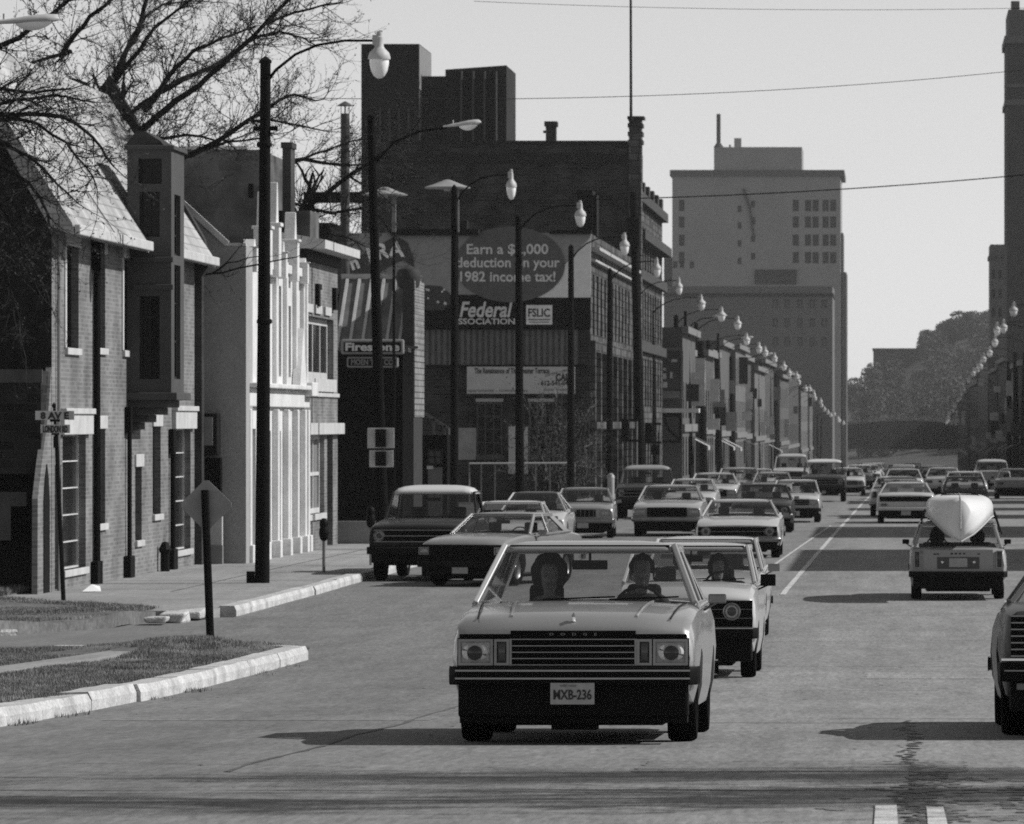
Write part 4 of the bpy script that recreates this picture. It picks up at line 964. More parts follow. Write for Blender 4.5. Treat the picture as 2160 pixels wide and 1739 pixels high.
# ---- tyre shop on the service station lot --------------------------
def tyre_shop():
    Y0 = 180
    root = thing('tyre_shop', 'dark tyre shop with ribbed sloping canopy roof behind the station lot', 'shop', (-16.5,Y0,zg(Y0)))
    xl, xr = px(640,Y0), px(868,Y0)
    m = MB(); m.box(xl-6,xr,Y0,Y0+2.9,zg(Y0)-.3,pz(735,Y0)); m.build('wall', mat('black_boarding', .004, .9, var=.3, spec=.05), root)
    # sloping ribbed roof front
    zt, z0 = pz(585,Y0+2.2), pz(742,Y0-.3)
    m = MB(); m.prism([(Y0-.35,z0),(Y0+2.2,zt),(Y0+2.9,zt),(Y0+2.9,z0)],'x',px(706,Y0),px(862,Y0)); m.build('canopy_roof', mat('canopy_sheet', .13, .4, var=.45, scale=.9), root)
    m = MB()
    for x in (712,738,764,790,815,842,866):
        X = px(x,Y0); X2 = px(x,Y0)+.12
        m.beam((X,Y0-.38,z0),(X2,Y0+2.15,zt+.03),.09,.06)
    m.beam((px(706,Y0),Y0+2.1,zt+.05),(px(868,Y0),Y0+2.1,zt+.05),.1,.1); m.split('canopy_rib', PALE, root)
    n = MB()
    pts = [(px(700,Y0+2.4),pz(608,Y0+2)),(px(740,Y0),pz(598,Y0)),(px(790,Y0),pz(580,Y0)),(px(835,Y0),pz(560,Y0)),(px(860,Y0),pz(548,Y0))]
    # side tower strip with a rounded head, facing the street
    t = MB(); xs = px(874,Y0)
    t.box(xs-.35,xs,Y0-.25,Y0+3.0,zg(Y0),pz(590,Y0)); t.lathe([(.0,-.45),(.33,-.3),(.42,0),(.33,.25),(0,.4)],14,(xs-.22,Y0+.4,pz(585,Y0))); t.build('corner_tower', mat('tower_dark', .03, .7), root, smooth=True)
    t = MB()
    for k in range(22):
        zz = lerp(pz(880,Y0),pz(592,Y0),k/22); t.box(xs,xs+.03,Y0-.2,Y0+3.4,zz,zz+.185)
    t.build('tower_tile', brick('tower_tile_pale', .17, .24, .05, 1, .5, .19, var=.2), root)
    # metal flue
    m = MB(); X = px(728,183); m.tube([(X,183,pz(735,183)),(X,183,pz(240,183))],.145,12); m.lathe([(.28,0),(.12,.10),(0,.16)],12,(X,183,pz(224,183)))
    for a in range(4): m.tube([(X+.13*math.cos(a*1.57),183+.13*math.sin(a*1.57),pz(240,183)),(X+.13*math.cos(a*1.57),183+.13*math.sin(a*1.57),pz(224,183))],.012,4)
    m.build('flue', mat('rusty_flue', .06, .7, var=.4, scale=3), root, smooth=True)
    m = MB(); m.box(px(560,186),px(700,186),186,190,zg(186),pz(470,186)); m.box(px(700,186),px(790,186),186,190,zg(186),pz(612,186)); m.box(px(640,189),px(800,189),189,189.4,pz(428,189),pz(405,189)); m.box(px(655,189),px(662,189),189.05,189.3,pz(500,189),pz(428,189)); m.build('rear_block', mat('black_boarding'), root)
    # shed with door beside it
    m = MB(); Y2 = 196; x0, x1 = px(884,Y2), px(943,Y2)
    m.box(x0-1,x1,Y2,Y2+5,zg(Y2)-.2,pz(918,Y2)); m.build('lean_to', mat('black_boarding'), root)
    window(root,'y',Y2-.16,-1,px(902,Y2),px(933,Y2),pz(980,Y2),pz(948,Y2),.15,2,2,pane=mat('pale_window', .12,.4))
    m = MB(); m.box(px(903,Y2),px(933,Y2),Y2-.05,Y2,zg(Y2),pz(986,Y2)); m.build('door', MIDG, root)
    m = MB(); m.box(px(901,Y2),px(914,Y2),Y2-.12,Y2,pz(990,Y2),pz(983,Y2)); m.build('door_lamp', WHITE, root)
    m = MB(); m.box(px(950,Y2),px(957,Y2),Y2-.1,Y2,zg(Y2),pz(978,Y2)); m.build('corner_post', PALE, root)
    # stair rail on its roof
    m = MB(); Z = lambda y: pz(y,Y2)
    for (a,b_,c,d_) in ((886,868,945,905),(886,868,886,920),(912,884,912,918),(935,898,935,918)): m.beam((px(a,Y2),Y2+.4,Z(b_)),(px(c,Y2),Y2+.4,Z(d_)),.09,.05,up=(0,1,0))
    m.build('stair_rail', mat('rail_grey', .13, .7), root)
    # sign
    Ys = 178.6; s = thing('tyre_sign', 'illuminated style sign reading Firestone over a smaller plate on the tyre shop', 'sign', (px(785,Ys),Ys,pz(745,Ys)))
    def plate_(x0,x1,y0,y1,nm,mt,dd,bev):
        q = MB(); q.box(px(x0,Ys),px(x1,Ys),Ys-dd,Ys+.2-dd,pz(y1,Ys),pz(y0,Ys)); return q.build(nm,mt,s,bevel=bev,seg=3)
    plate_(719,852,716,748,'sign_border',mat('sign_border_grey', .20, .5),0,.06); plate_(724,847,721,744,'sign_face',BLACK,.02,.05)
    plate_(731,840,753,776,'lower_border',mat('sign_border_grey'),0,.06); plate_(734,837,756,773,'lower_face',BLACK,.02,.05)
    text('Firestone',(px(785,Ys),Ys-.03,pz(733,Ys)),.34,LETW,s,width=px(842,Ys)-px(728,Ys),bold=.012)
    text('MOEN TIRE CO',(px(785,Ys),Ys-.03,pz(765,Ys)),.24,mat('letter_grey', .2),s,width=px(830,Ys)-px(741,Ys),bold=.006)
    q = MB(); q.beam((px(700,Ys),Ys+.1,pz(735,Ys)),(px(722,Ys),Ys+.1,pz(748,Ys)),.05); q.beam((px(850,Ys),Ys+.3,pz(732,Ys)),(px(872,Ys),Ys+1.3,pz(732,Ys)),.08); q.build('bracket', DARKM, s)
tyre_shop()

# ---- block with the billboard -------------------------------------
def billboard_block():
    Y0, Y1 = 252, 292; X0 = -13.75
    root = thing('commercial_block', 'two storey stone fronted block carrying the savings billboard on its side wall', 'building', (X0,Y0,zg(Y0)))
    xl = px(690,Y0); zt = pz(492,Y0)
    D = lambda x: onX(x,X0)
    ops = []; y = Y0+2
    while y < Y1-2.5: ops += [(y,y+1.5,3.9,6.6),(y,y+1.5,.2,2.9),(y,y+1.9,zg(Y0)+.6,-.6)]; y += 3.3
    w = MB(); facade(w,'x',X0,Y0,Y1,zg(Y1)-.5,zt,ops,.4,1); w.build('front_wall', SANDST, root)
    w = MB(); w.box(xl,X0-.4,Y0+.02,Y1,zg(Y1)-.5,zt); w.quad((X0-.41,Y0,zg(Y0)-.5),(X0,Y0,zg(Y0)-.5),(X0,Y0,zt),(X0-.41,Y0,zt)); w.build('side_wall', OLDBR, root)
    for o in ops: window(root,'x',X0,1,*o,.36,1,2)
    t = MB(); 
    for zz,pr,hh in ((7.6,.42,.14),(7.1,.25,.10)): t.box(X0-.05,X0+pr,Y0-.02,Y1,zz,zz+hh)
    t.build('cornice', mat('pale_cornice', .36, .8, var=.35), root); t = MB()
    for zz,pr,hh in ((3.1,.22,.5),(-.35,.3,.35)): t.box(X0-.05,X0+pr,Y0-.02,Y1,zz,zz+hh)
    t.split('string_course', SANDST, root); t = MB()
    for k in range(9): t.box(X0-.05,X0+.22,Y0+.1+k*4.9,Y0+.8+k*4.9,zg(Y1)-.4,3.1)
    t.split('pilaster', SANDST, root)
    # rooftop housing
    t = MB(); t.box(px(1217,256),px(1250,256),256,258.5,zt-.1,pz(402,256)); t.box(px(1252,256),px(1258,256),256.3,258,zt,pz(410,256)); t.split('roof_housing', BLACK, root)
    t = MB(); t.box(px(965,256),px(985,256),256,257,zt,pz(466,256)); t.box(px(985,256),px(1008,256),256,257,zt,pz(484,256)); t.split('roof_vent', DARKM, root)
    # windows in the side wall, boards, banner
    for (x0,x1,y0,y1) in ((1006,1060,850,962),(1116,1168,850,962)):
        window(root,'y',Y0,-1,px(x0,Y0),px(x1,Y0),pz(y1,Y0),pz(y0,Y0),-.06,3,4,frame=mat('grey_sash', .07, .7),fw=.06)
        t = MB(); t.box(px(x0-2,Y0),px(x1+2,Y0),Y0-.14,Y0,pz(y0-2,Y0),pz(y0-9,Y0)); t.build('lintel', PALE, root)
        t = MB(); t.box(px(x0-2,Y0),px(x1+2,Y0),Y0-.16,Y0,pz(y1+8,Y0),pz(y1,Y0)); t.build('sill', mat('grey_sash'), root)
    for (x0,x1,y0,y1,c) in ((946,1005,903,970,'board_grey'),(1073,1114,900,1000,'board_pale')):
        t = MB(); t.box(px(x0,Y0),px(x1,Y0),Y0-.1,Y0-.0,pz(y1,Y0),pz(y0,Y0)); t.build('wall_board', mat(c, .30 if c == 'board_grey' else .5, .8), root)
    t = MB(); x = px(886,Y0)
    while x < px(1219,Y0): t.box(x,x+.14,Y0-.16,Y0-.02,pz(772,Y0),pz(696,Y0)); x += .26
    t.box(px(886,Y0),px(1219,Y0),Y0-.06,Y0-.01,pz(772,Y0),pz(696,Y0)); t.build('corrugated_panel', mat('corrugated_sheet', .13, .6, var=.25), root)
    t = MB(); t.box(px(900,Y0),px(1240,Y0),Y0-.25,Y0-.17,pz(775,Y0)-.02,pz(770,Y0)); t.build('panel_beam', BLACK, root)
billboard_block()
def billboard():
    Y = 251.55
    root = thing('billboard', 'wide painted savings billboard with dark oval reading Earn a $2,000 deduction', 'billboard', (px(1040,Y),Y,pz(600,Y)))
    P = lambda x,y,o=0: (px(x,Y),Y-o,pz(y,Y))
    def panel(nm,poly,mt,o,th=.05):
        m = MB(); m.prism([(px(x,Y),pz(y,Y)) for x,y in poly],'y',Y-o,Y-o+th); return m.build(nm,mt,root)
    panel('panel',[(700,492),(1246,492),(1246,622),(700,622)],mat('billboard_ground', .27, .6, var=.12),0,.2)
    panel('side_panel',[(1128,628),(1246,500),(1246,628)],mat('billboard_pale', .72, .6, var=.1),.02,.019)
    panel('lower_panel',[(884,622),(1246,622),(1246,693),(884,693)],BLACK,.012,.2)
    el = [(1076+116*math.cos(a),558+80*math.sin(a)) for a in [2*math.pi*k/64 for k in range(64)]]
    panel('oval_panel',el,mat('billboard_dark', .10, .6),.06,.03)
    panel('arched_band',[(700,560),(745,548),(795,520),(835,498),(860,512),(872,545),(880,610),(866,560),(850,548),(800,575),(750,592),(700,605)],mat('billboard_band', .05, .6),.04,.01)
    for (s,y,x0,x1) in (('Earn a $2,000',527,984,1156),('deduction on your',555,962,1180),('1982 income tax!',585,969,1170)):
        text(s,P((x0+x1)/2,y,.072),.62,mat('letter_grey2', .62),root,width=px(x1,Y)-px(x0,Y),bold=.012)
    text('Federal',P(1022,655,.03),.95,mat('letter_grey2'),root,width=px(1078,Y)-px(966,Y),bold=.022,shear=.25)
    text('ASSOCIATION',P(1020,679,.03),.36,mat('letter_grey2'),root,width=px(1086,Y)-px(952,Y),bold=.008)
    panel('insurance_plate',[(1110,644),(1165,644),(1165,685),(1110,685)],mat('billboard_pale2', .75, .6),.03,.015)
    text('FSLIC',P(1137,661,.035),.5,LETD,root,width=px(1160,Y)-px(1114,Y),bold=.012)
    m = MB(); m.box(px(1114,Y),px(1161,Y),Y-.036,Y-.031,pz(676,Y),pz(673,Y)); m.box(px(1116,Y),px(1159,Y),Y-.036,Y-.031,pz(681,Y),pz(679,Y)); m.build('small_print', MIDG, root)
    for (c,x,y,r_) in (('a',722,565,-.30),('n',748,556,-.3),('I',780,541,-.26),('R',806,532,-.2),('A',836,528,-.05)):
        text(c,P(x,y,.06),.95 if c.isupper() else .8,mat('letter_pale', .9),root,bold=.03,rot=(R(90),r_,0))
    # painted posy of flowers: pale petals on a dark ground
    rr = random.Random(4)
    panel('painted_leaves',[(885,612),(900,602),(930,604),(948,618),(952,640),(935,655),(900,655),(886,640)],mat('billboard_band'),.035,.01)
    for k in range(9):
        x, y = rr.uniform(892,943), rr.uniform(608,648); r0 = rr.uniform(2,4.5)
        panel('painted_flower',[(x+r0*(1 if j%2 else .5)*math.cos(j*.628),y+r0*(1 if j%2 else .5)*math.sin(j*.628)) for j in range(10)],mat('letter_pale' if k%3 == 0 else 'letter_grey2'),.045+.001*k,.006)
    m = MB(); m.box(px(824,Y),px(1010,Y),Y-.35,Y+.1,pz(497,Y),pz(484,Y)); m.box(px(1160,Y),px(1248,Y),Y-.35,Y+.1,pz(494,Y),pz(486,Y)); m.split('top_beam', BLACK, root)
    b = thing('banner', 'pale painted banner with small lettering under the corrugated panel', 'banner', (px(1098,Y),Y,pz(803,Y)))
    m = MB(); m.box(px(985,Y),px(1213,Y),Y-.05,Y,pz(831,Y),pz(774,Y)); m.build('banner_board', mat('banner_grey', .50, .7, var=.1), b)
    text('The Renaissance of The Chester Terrace',P(1080,783,.06),.34,LETD,b,width=px(1150,Y)-px(992,Y),bold=.008)
    text('CALL',P(1190,797,.06),.42,LETD,b,width=px(1208,Y)-px(1172,Y),bold=.02)
    text('612-541-0450',P(1176,809,.06),.3,LETD,b,width=px(1210,Y)-px(1140,Y),bold=.01)
    text('apartments - townhouses',P(1050,824,.06),.22,MIDG,b,width=px(1126,Y)-px(1000,Y)); text('now leasing',P(1176,822,.06),.22,MIDG,b,width=px(1200,Y)-px(1142,Y)); text('coming soon',P(1174,786,.06),.24,MIDG,b,width=px(1196,Y)-px(1146,Y),rot=(R(90),-.25,0))
billboard()
def big_brick():
    Y0, Y1 = 293, 328; X0 = -13.75
    root = thing('brick_warehouse', 'tall dark brick building with corner pier towering over the billboard block', 'building', (X0,Y0,zg(Y0)))
    zt = pz(302,Y0); z2 = pz(425,Y0)+.3
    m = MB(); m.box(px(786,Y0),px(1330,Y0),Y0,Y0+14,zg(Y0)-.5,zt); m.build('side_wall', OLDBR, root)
    m = MB(); m.box(px(786,Y0),px(1330,Y0)+.02,Y0-.06,Y0,zt-.05,zt+.12); m.box(px(786,Y0),px(1330,Y0),Y0-.08,Y0,pz(345,Y0),pz(326,Y0)); m.build('string_course', mat('soot_band', .02, .9), root)
    ops = []; y = Y0+3
    while y < Y1-2: ops += [(y,y+1.6,8,10.4),(y,y+1.6,4.4,7),(y,y+1.6,.8,3.4),(y,y+1.8,-3,-.6)]; y += 3.2
    w = MB(); facade(w,'x',X0,Y0+1.2,Y1,zg(Y1)-.5,z2,ops,.4,1); w.box(-22,X0-.4,Y0+1.2,Y1,zg(Y1)-.5,z2-.2); w.build('front_wall', SANDST, root)
    for o in ops: window(root,'x',X0,1,*o,.36,1,2)
    t = MB()
    for zz,pr in ((z2-.2,.35),(z2-2.2,.55),(z2-4.2,.3),(3.7,.25)): t.box(X0-.05,X0+pr,Y0+1.2,Y1,zz,zz+.5)
    for k in range(6): t.box(X0-.3,X0+.2,Y0+2+k*5.6,Y0+3.6+k*5.6,z2+.3,z2+1.0)
    t.build('cornice', mat('dark_cornice', .05, .85, var=.3), root)
    p = MB(); xa, xb = px(1327,Y0), px(1353,Y0); p.box(xa,xb,Y0-.25,Y0+1.2,zg(Y0)-.4,pz(252,Y0))
    for yy in (300,283,265): p.box(xa-.06,xb+.08,Y0-.32,Y0+1.25,pz(yy,Y0)-.1,pz(yy,Y0)+.1)
    p.box(xa-.08,xb+.15,Y0-.35,Y0+1.3,pz(252,Y0),pz(246,Y0)); p.build('corner_pier', SANDST, root)
    c = MB(); c.box(px(1146,Y0),px(1167,Y0),Y0+2,Y0+3,zt-.1,pz(262,Y0)); c.box(px(1143,Y0),px(1170,Y0),Y0+1.9,Y0+3.1,pz(262,Y0),pz(252,Y0)); c.box(px(1140,Y0),px(1146,Y0),Y0+2.2,Y0+2.6,pz(276,Y0),pz(271,Y0)); c.build('chimney', SHADEBR, root)
    f = thing('flagpole', 'thin tall mast standing on the corner pier of the brick building', 'mast', (px(1330,292.5),292.5,pz(250,292.5)))
    q = MB(); q.tube([(px(1331,292.5),292.5,pz(252,292.5)),(px(1330,292.5),292.5,27)],[.075,.05],8); q.lathe([(.14,0),(.14,.1),(.08,.2)],8,(px(1331,292.5),292.5,pz(256,292.5))); q.build('mast_pole', DARKM, f)
big_brick()
def silo():
    Y0 = 352
    root = thing('dark_tower_block', 'dark windowless stepped tower block rising behind the brick building', 'building', (px(900,Y0),Y0,zg(Y0)))
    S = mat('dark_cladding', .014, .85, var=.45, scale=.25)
    for (x0,x1,ya,yb,dy,nm) in ((762,884,93,93,0,'tall_block'),(884,942,158,158,1.5,'middle_block'),(938,1067,146,137,.5,'ribbed_block')):
        m = MB(); m.prism([(px(x0,Y0),-6),(px(x1,Y0),-6),(px(x1,Y0),pz(yb,Y0)),(px(x0,Y0),pz(ya,Y0))],'y',Y0+dy,Y0+9); m.build(nm, S, root)
    m = MB()
    for x in (802,822,842,862,973,998,1022,1046): m.box(px(x,Y0)-.05,px(x,Y0)+.05,Y0-.12,Y0+.5,-2,pz(230 if x < 900 else 150,Y0))
    m.split('rib', mat('rib_grey', .06, .7), root)
    m = MB(); m.box(px(884,Y0),px(884,Y0)+.02,Y0+.0,Y0+9,0,pz(95,Y0)); m.build('lit_side', MIDG, root)  # paler grey sheet: sunlight on this edge is put into its colour
silo()

# ---- far buildings --------------------------------------------------
def simple(name, label, Y0, Y1, X0, w_, h, mat_, rows=2, side=1, pitch=3.2, trim=None, cat='building', signs=0, seed=0, side_ops=None, group='buildings along the street', winw=1.5):
    rr = random.Random(seed); z0 = zg(Y0)
    root = thing(name, label, cat, (X0,Y0,z0), 0, group)
    zt = z0+h; ops = []; y = Y0+.8
    while y < Y1-winw-.4:
        for r_ in range(1,rows): 
            zz = z0+4.1+(r_-1)*3.3
            if zz+2.2 < zt-.5: ops.append((y,y+winw,zz,zz+2.1))
        ops.append((y-.2,y+winw+.3,z0+.7,z0+3.0)); y += pitch
    w = MB(); facade(w,'x',X0,Y0,Y1,zg(Y1)-.6,zt,ops,.3,side); a,b_ = sorted((X0-side*w_,X0-side*.3)); w.box(a,b_,Y0+.001,Y1-.001,zg(Y1)-.6,zt-.02)
    a,b_ = sorted((X0-side*.301,X0)); w.quad((a,Y0,z0-.4),(b_,Y0,z0-.4),(b_,Y0,zt),(a,Y0,zt)); w.quad((a,Y0,zt),(b_,Y0,zt),(b_,Y1,zt),(a,Y1,zt)); w.build('wall', mat_, root)
    for o in ops: window(root,'x',X0,side,*o,.27,1,1)
    t = MB(); tm = trim or mat('far_trim', .17, .8, var=.3)
    def bx(k0,k1,y0,y1,za,zb): a,b_ = sorted((X0-side*k0,X0+side*k1)); t.box(a,b_,y0,y1,za,zb)
    bx(.05,.35,Y0-.1,Y1,zt-.35,zt+.05); bx(.05,.15,Y0-.05,Y1,z0+3.3,z0+3.75); t.build('cornice', tm, root)
    for k in range(signs):
        y = lerp(Y0,Y1,(k+.5)/signs)+rr.uniform(-1,1); q = MB(); pr = rr.uniform(.4,.95); zz = z0+rr.uniform(3.4,h-2); hh = rr.uniform(.6,2.2)
        a,b_ = sorted((X0+side*.1,X0+side*pr)); q.box(a,b_,y-.12,y+.12,zz,zz+hh); q.build('shop_sign', mat(rr.choice(['sign_white','sign_grey','sign_dark']), .45 if rr.random() < .5 else .1, .6), root)
        if rr.random() < .3:
            q = MB(); y2 = y+rr.uniform(-2,2); a0 = X0+side*.02; q.add([(a0,y2-1.6,z0+3.1),(a0,y2+1.6,z0+3.1),(a0+side*1.3,y2+1.6,z0+2.45),(a0+side*1.3,y2-1.6,z0+2.45),(a0+side*1.3,y2+1.6,z0+2.2),(a0+side*1.3,y2-1.6,z0+2.2)],[(0,1,2,3),(3,2,4,5)]); q.build('awning', mat(rr.choice(['awning_pale','awning_dark']), .3, .8), root)
    return root
mat('sign_white', .5, .6); mat('sign_grey', .2, .6); mat('sign_dark', .03, .6); mat('awning_pale', .4, .8); mat('awning_dark', .06, .8)
FB1 = mat('far_render_pale', .125, .85, var=.15, scale=.5); FB2 = brick('far_brick', .06, .09, .09, 1, .6, .3, var=.4, msize=.03); FB3 = mat('far_render_mid', .09, .85, var=.2, scale=.5); FB4 = brick('far_brick_dark', .05, .08, .07, 1, .6, .3, var=.4, msize=.03)
spec = [(331,352,-12.7,9.4,FB3,'grey rendered shop with a dark poster board past the brick building'),(353,371,-13.6,8.6,FB1,'low pale shop behind the poster board'),(372,392,-12.9,8.8,FB2,'brick shop with white side panels along the left row'),
        (393,412,-13.3,9.2,FB1,'pale fronted shop with bright corner in the left row'),(413,440,-13.2,10.3,FB3,'mid grey three storey shop in the left row'),(441,470,-12.8,10.6,FB1,'tall pale strip fronted shop in the left row'),
        (471,505,-13.3,10.4,FB4,'dark brick block beyond the pale strip shop'),(506,545,-13.0,10.0,FB1,'hazy pale shop half way down the left row'),(546,600,-13.3,11.4,FB2,'hazy brick block half way down the left row'),
        (601,660,-13.0,11,FB3,'hazy grey block near the hotel on the left'),(661,740,-13.3,12.5,FB4,'hazy dark block just before the hotel'),(741,840,-13,12,FB1,'faint pale block at the foot of the hotel')]
for i,(a,b_,x,h,m,l) in enumerate(spec):
    simple('street_building', l, a, b_-.3, x, 14, h, m, 2+(i%2), 1, 4.2 if a < 500 else 7, signs=3 if a < 560 else 1, seed=i, winw=1.6)
# poster board, ledge and truss on the first of them
pb = thing('poster_board', 'dark poster board with pale blotches above a white ledge', 'billboard', (px(1417,330),330,pz(780,330)))
m = MB(); m.box(px(1393,330),px(1436,330),330.2,330.6,pz(842,330),pz(738,330)); m.build('poster_panel', mat('poster_dark', .05, .6), pb)
m = MB(); m.box(px(1392,330),px(1440,330),330.1,330.2,pz(740,330),pz(734,330)); m.box(px(1436,330),px(1441,330),330.1,330.6,pz(842,330),pz(740,330)); m.box(px(1394,330),px(1434,330),330.12,330.2,pz(840,330),pz(825,330)); m.build('poster_frame', mat('frame_mid', .12, .7), pb)
m = MB()
for (x0,x1,y0,y1) in ((1398,1405,788,800),(1398,1407,806,818),(1413,1418,785,798),(1398,1404,776,782),(1416,1428,758,764)): m.box(px(x0,330),px(x1,330),330.1,330.195,pz(y1,330),pz(y0,330))
m.split('poster_figure', PALE, pb)
lg = thing('canopy_frame', 'black braced canopy frame below a bright white ledge', 'canopy', (px(1415,329.5),329.5,pz(900,329.5)))
m = MB(); m.box(px(1391,329.5),px(1476,329.5),328.2,329.9,pz(871,329.5),pz(862,329.5)); m.build('ledge', WHITE, lg)
m = MB(); Z = lambda y: pz(y,329.5); Xx = lambda x: px(x,329.5)
m.box(Xx(1394),Xx(1438),328.9,329.4,Z(880),Z(871)); m.box(Xx(1394),Xx(1438),329,329.4,Z(935),Z(929)); m.box(Xx(1432),Xx(1438),329,329.4,Z(929),Z(880)); m.beam((Xx(1400),329.2,Z(880)),(Xx(1412),329.2,Z(908)),.16,.2,up=(0,1,0)); m.beam((Xx(1412),329.2,Z(908)),(Xx(1432),329.2,Z(927)),.16,.2,up=(0,1,0)); m.build('brace', BLACK, lg)

def tower():
    Y0 = 1100
    root = thing('hotel_tower', 'tall grey hotel tower with rooftop penthouse in the haze', 'tower', (px(1600,Y0),Y0,zg(Y0)))
    TM = mat('tower_brick', .26, .9, var=.12, scale=.12)
    P = lambda x: px(x,Y0); Z = lambda y: pz(y,Y0)
    wins = []
    for r_,y in enumerate((422,457,495,532)):
        for x in (1432,): wins.append((x,x+12,y,y+24))
        if r_ < 4:
            for x in (1672,1698,1714,1735,1751): wins.append((x,x+13,y,y+24))
        for x in (1556,): wins.append((x,x+8,y+12,y+26))
        for x in (1584,): wins.append((x,x+9,y+2,y+16))
    for x in (1420,1434,1455): wins.append((x,x+9,552,566))
    ops = [(P(a),P(b_),Z(d),Z(c)) for a,b_,c,d in wins]
    w = MB(); facade(w,'y',Y0,P(1420) if False else P(1418),P(1773),-14,Z(362),ops,.5,-1); w.box(P(1418),P(1773),Y0+.5,Y0+30,-14,Z(362)-.02); w.quad((P(1773),Y0,-14),(P(1773),Y0+.5,-14),(P(1773),Y0+.5,Z(362)),(P(1773),Y0,Z(362))); w.build('wall', TM, root)
    for o in ops: window(root,'y',Y0,-1,*o,.45,1,2,fw=.18,pane=mat('tower_window', .03, .4),frame=mat('tower_sash', .06, .8))
    w = MB(); w.box(P(1505),P(1691),Y0+3,Y0+22,Z(362)-.1,Z(309)); w.build('penthouse', TM, root)
    w = MB(); w.box(P(1413),P(1781),Y0-.5,Y0+30.5,Z(372),Z(359)); w.build('cornice', mat('tower_cornice', .1, .9), root)
    w = MB(); w.tube([(P(1514),Y0+5,Z(309)),(P(1514),Y0+5,Z(238))],.42,10); w.lathe([(1.0,0),(.5,.8)],10,(P(1514),Y0+5,Z(309))); w.build('chimney', mat('tower_stack', .035, .8), root)
    w = MB(); w.box(P(1547),P(1562),Y0+5,Y0+6.4,Z(310),Z(289)); w.box(P(1536),P(1540),Y0+5,Y0+5.5,Z(310),Z(303)); w.build('roof_tank', TM, root)
    w = MB(); w.box(P(1773),P(1778),Y0+4,Y0+25,-14,Z(490)); w.box(P(1776),P(1785),Y0+2,Y0+28,-14,Z(574)); w.box(P(1400),P(1418),Y0+1,Y0+25,-14,Z(542)); w.split('wing', mat('tower_wing', .08, .9), root)
    w = MB(); w.box(P(1592),P(1680),Y0-.35,Y0-.02,Z(600),Z(569)); w.build('name_board', mat('tower_sign', .04, .8), root)
    w = MB(); w.beam((P(1568),Y0-.2,Z(398)),(P(1582),Y0-.2,Z(440)),.5); w.beam((P(1582),Y0-.2,Z(440)),(P(1590),Y0-.2,Z(500)),.35); w.build('stain', mat('tower_stain', .06, .9), root)
    Y2 = 950
    r2 = thing('department_store', 'wide dark store block standing in front of the hotel tower', 'building', (px(1580,Y2),Y2,zg(Y2)))
    P2 = lambda x: px(x,Y2); Z2 = lambda y: pz(y,Y2)
    ops = [(P2(x),P2(x+11),Z2(y+18),Z2(y)) for y in (632,672,712) for x in (1630,1655,1682,1708,1733)]
    w = MB(); facade(w,'y',Y2,P2(1400),P2(1756),-12,Z2(604),ops,.5,-1); w.box(P2(1400),P2(1756),Y2+.5,Y2+30,-12,Z2(604)-.02); w.quad((P2(1756),Y2,-12),(P2(1756),Y2+.5,-12),(P2(1756),Y2+.5,Z2(604)),(P2(1756),Y2,Z2(604))); w.build('wall', mat('store_brick', .13, .9, var=.15, scale=.1), r2)
    for o in ops: window(r2,'y',Y2,-1,*o,.4,1,1,fw=.14,pane=mat('store_window', .14, .4),frame=mat('tower_sash'))
    w = MB(); w.box(P2(1398),P2(1758),Y2-.4,Y2+30,Z2(625),Z2(619)); w.build('cornice', mat('store_band', .03, .9), r2)
tower()
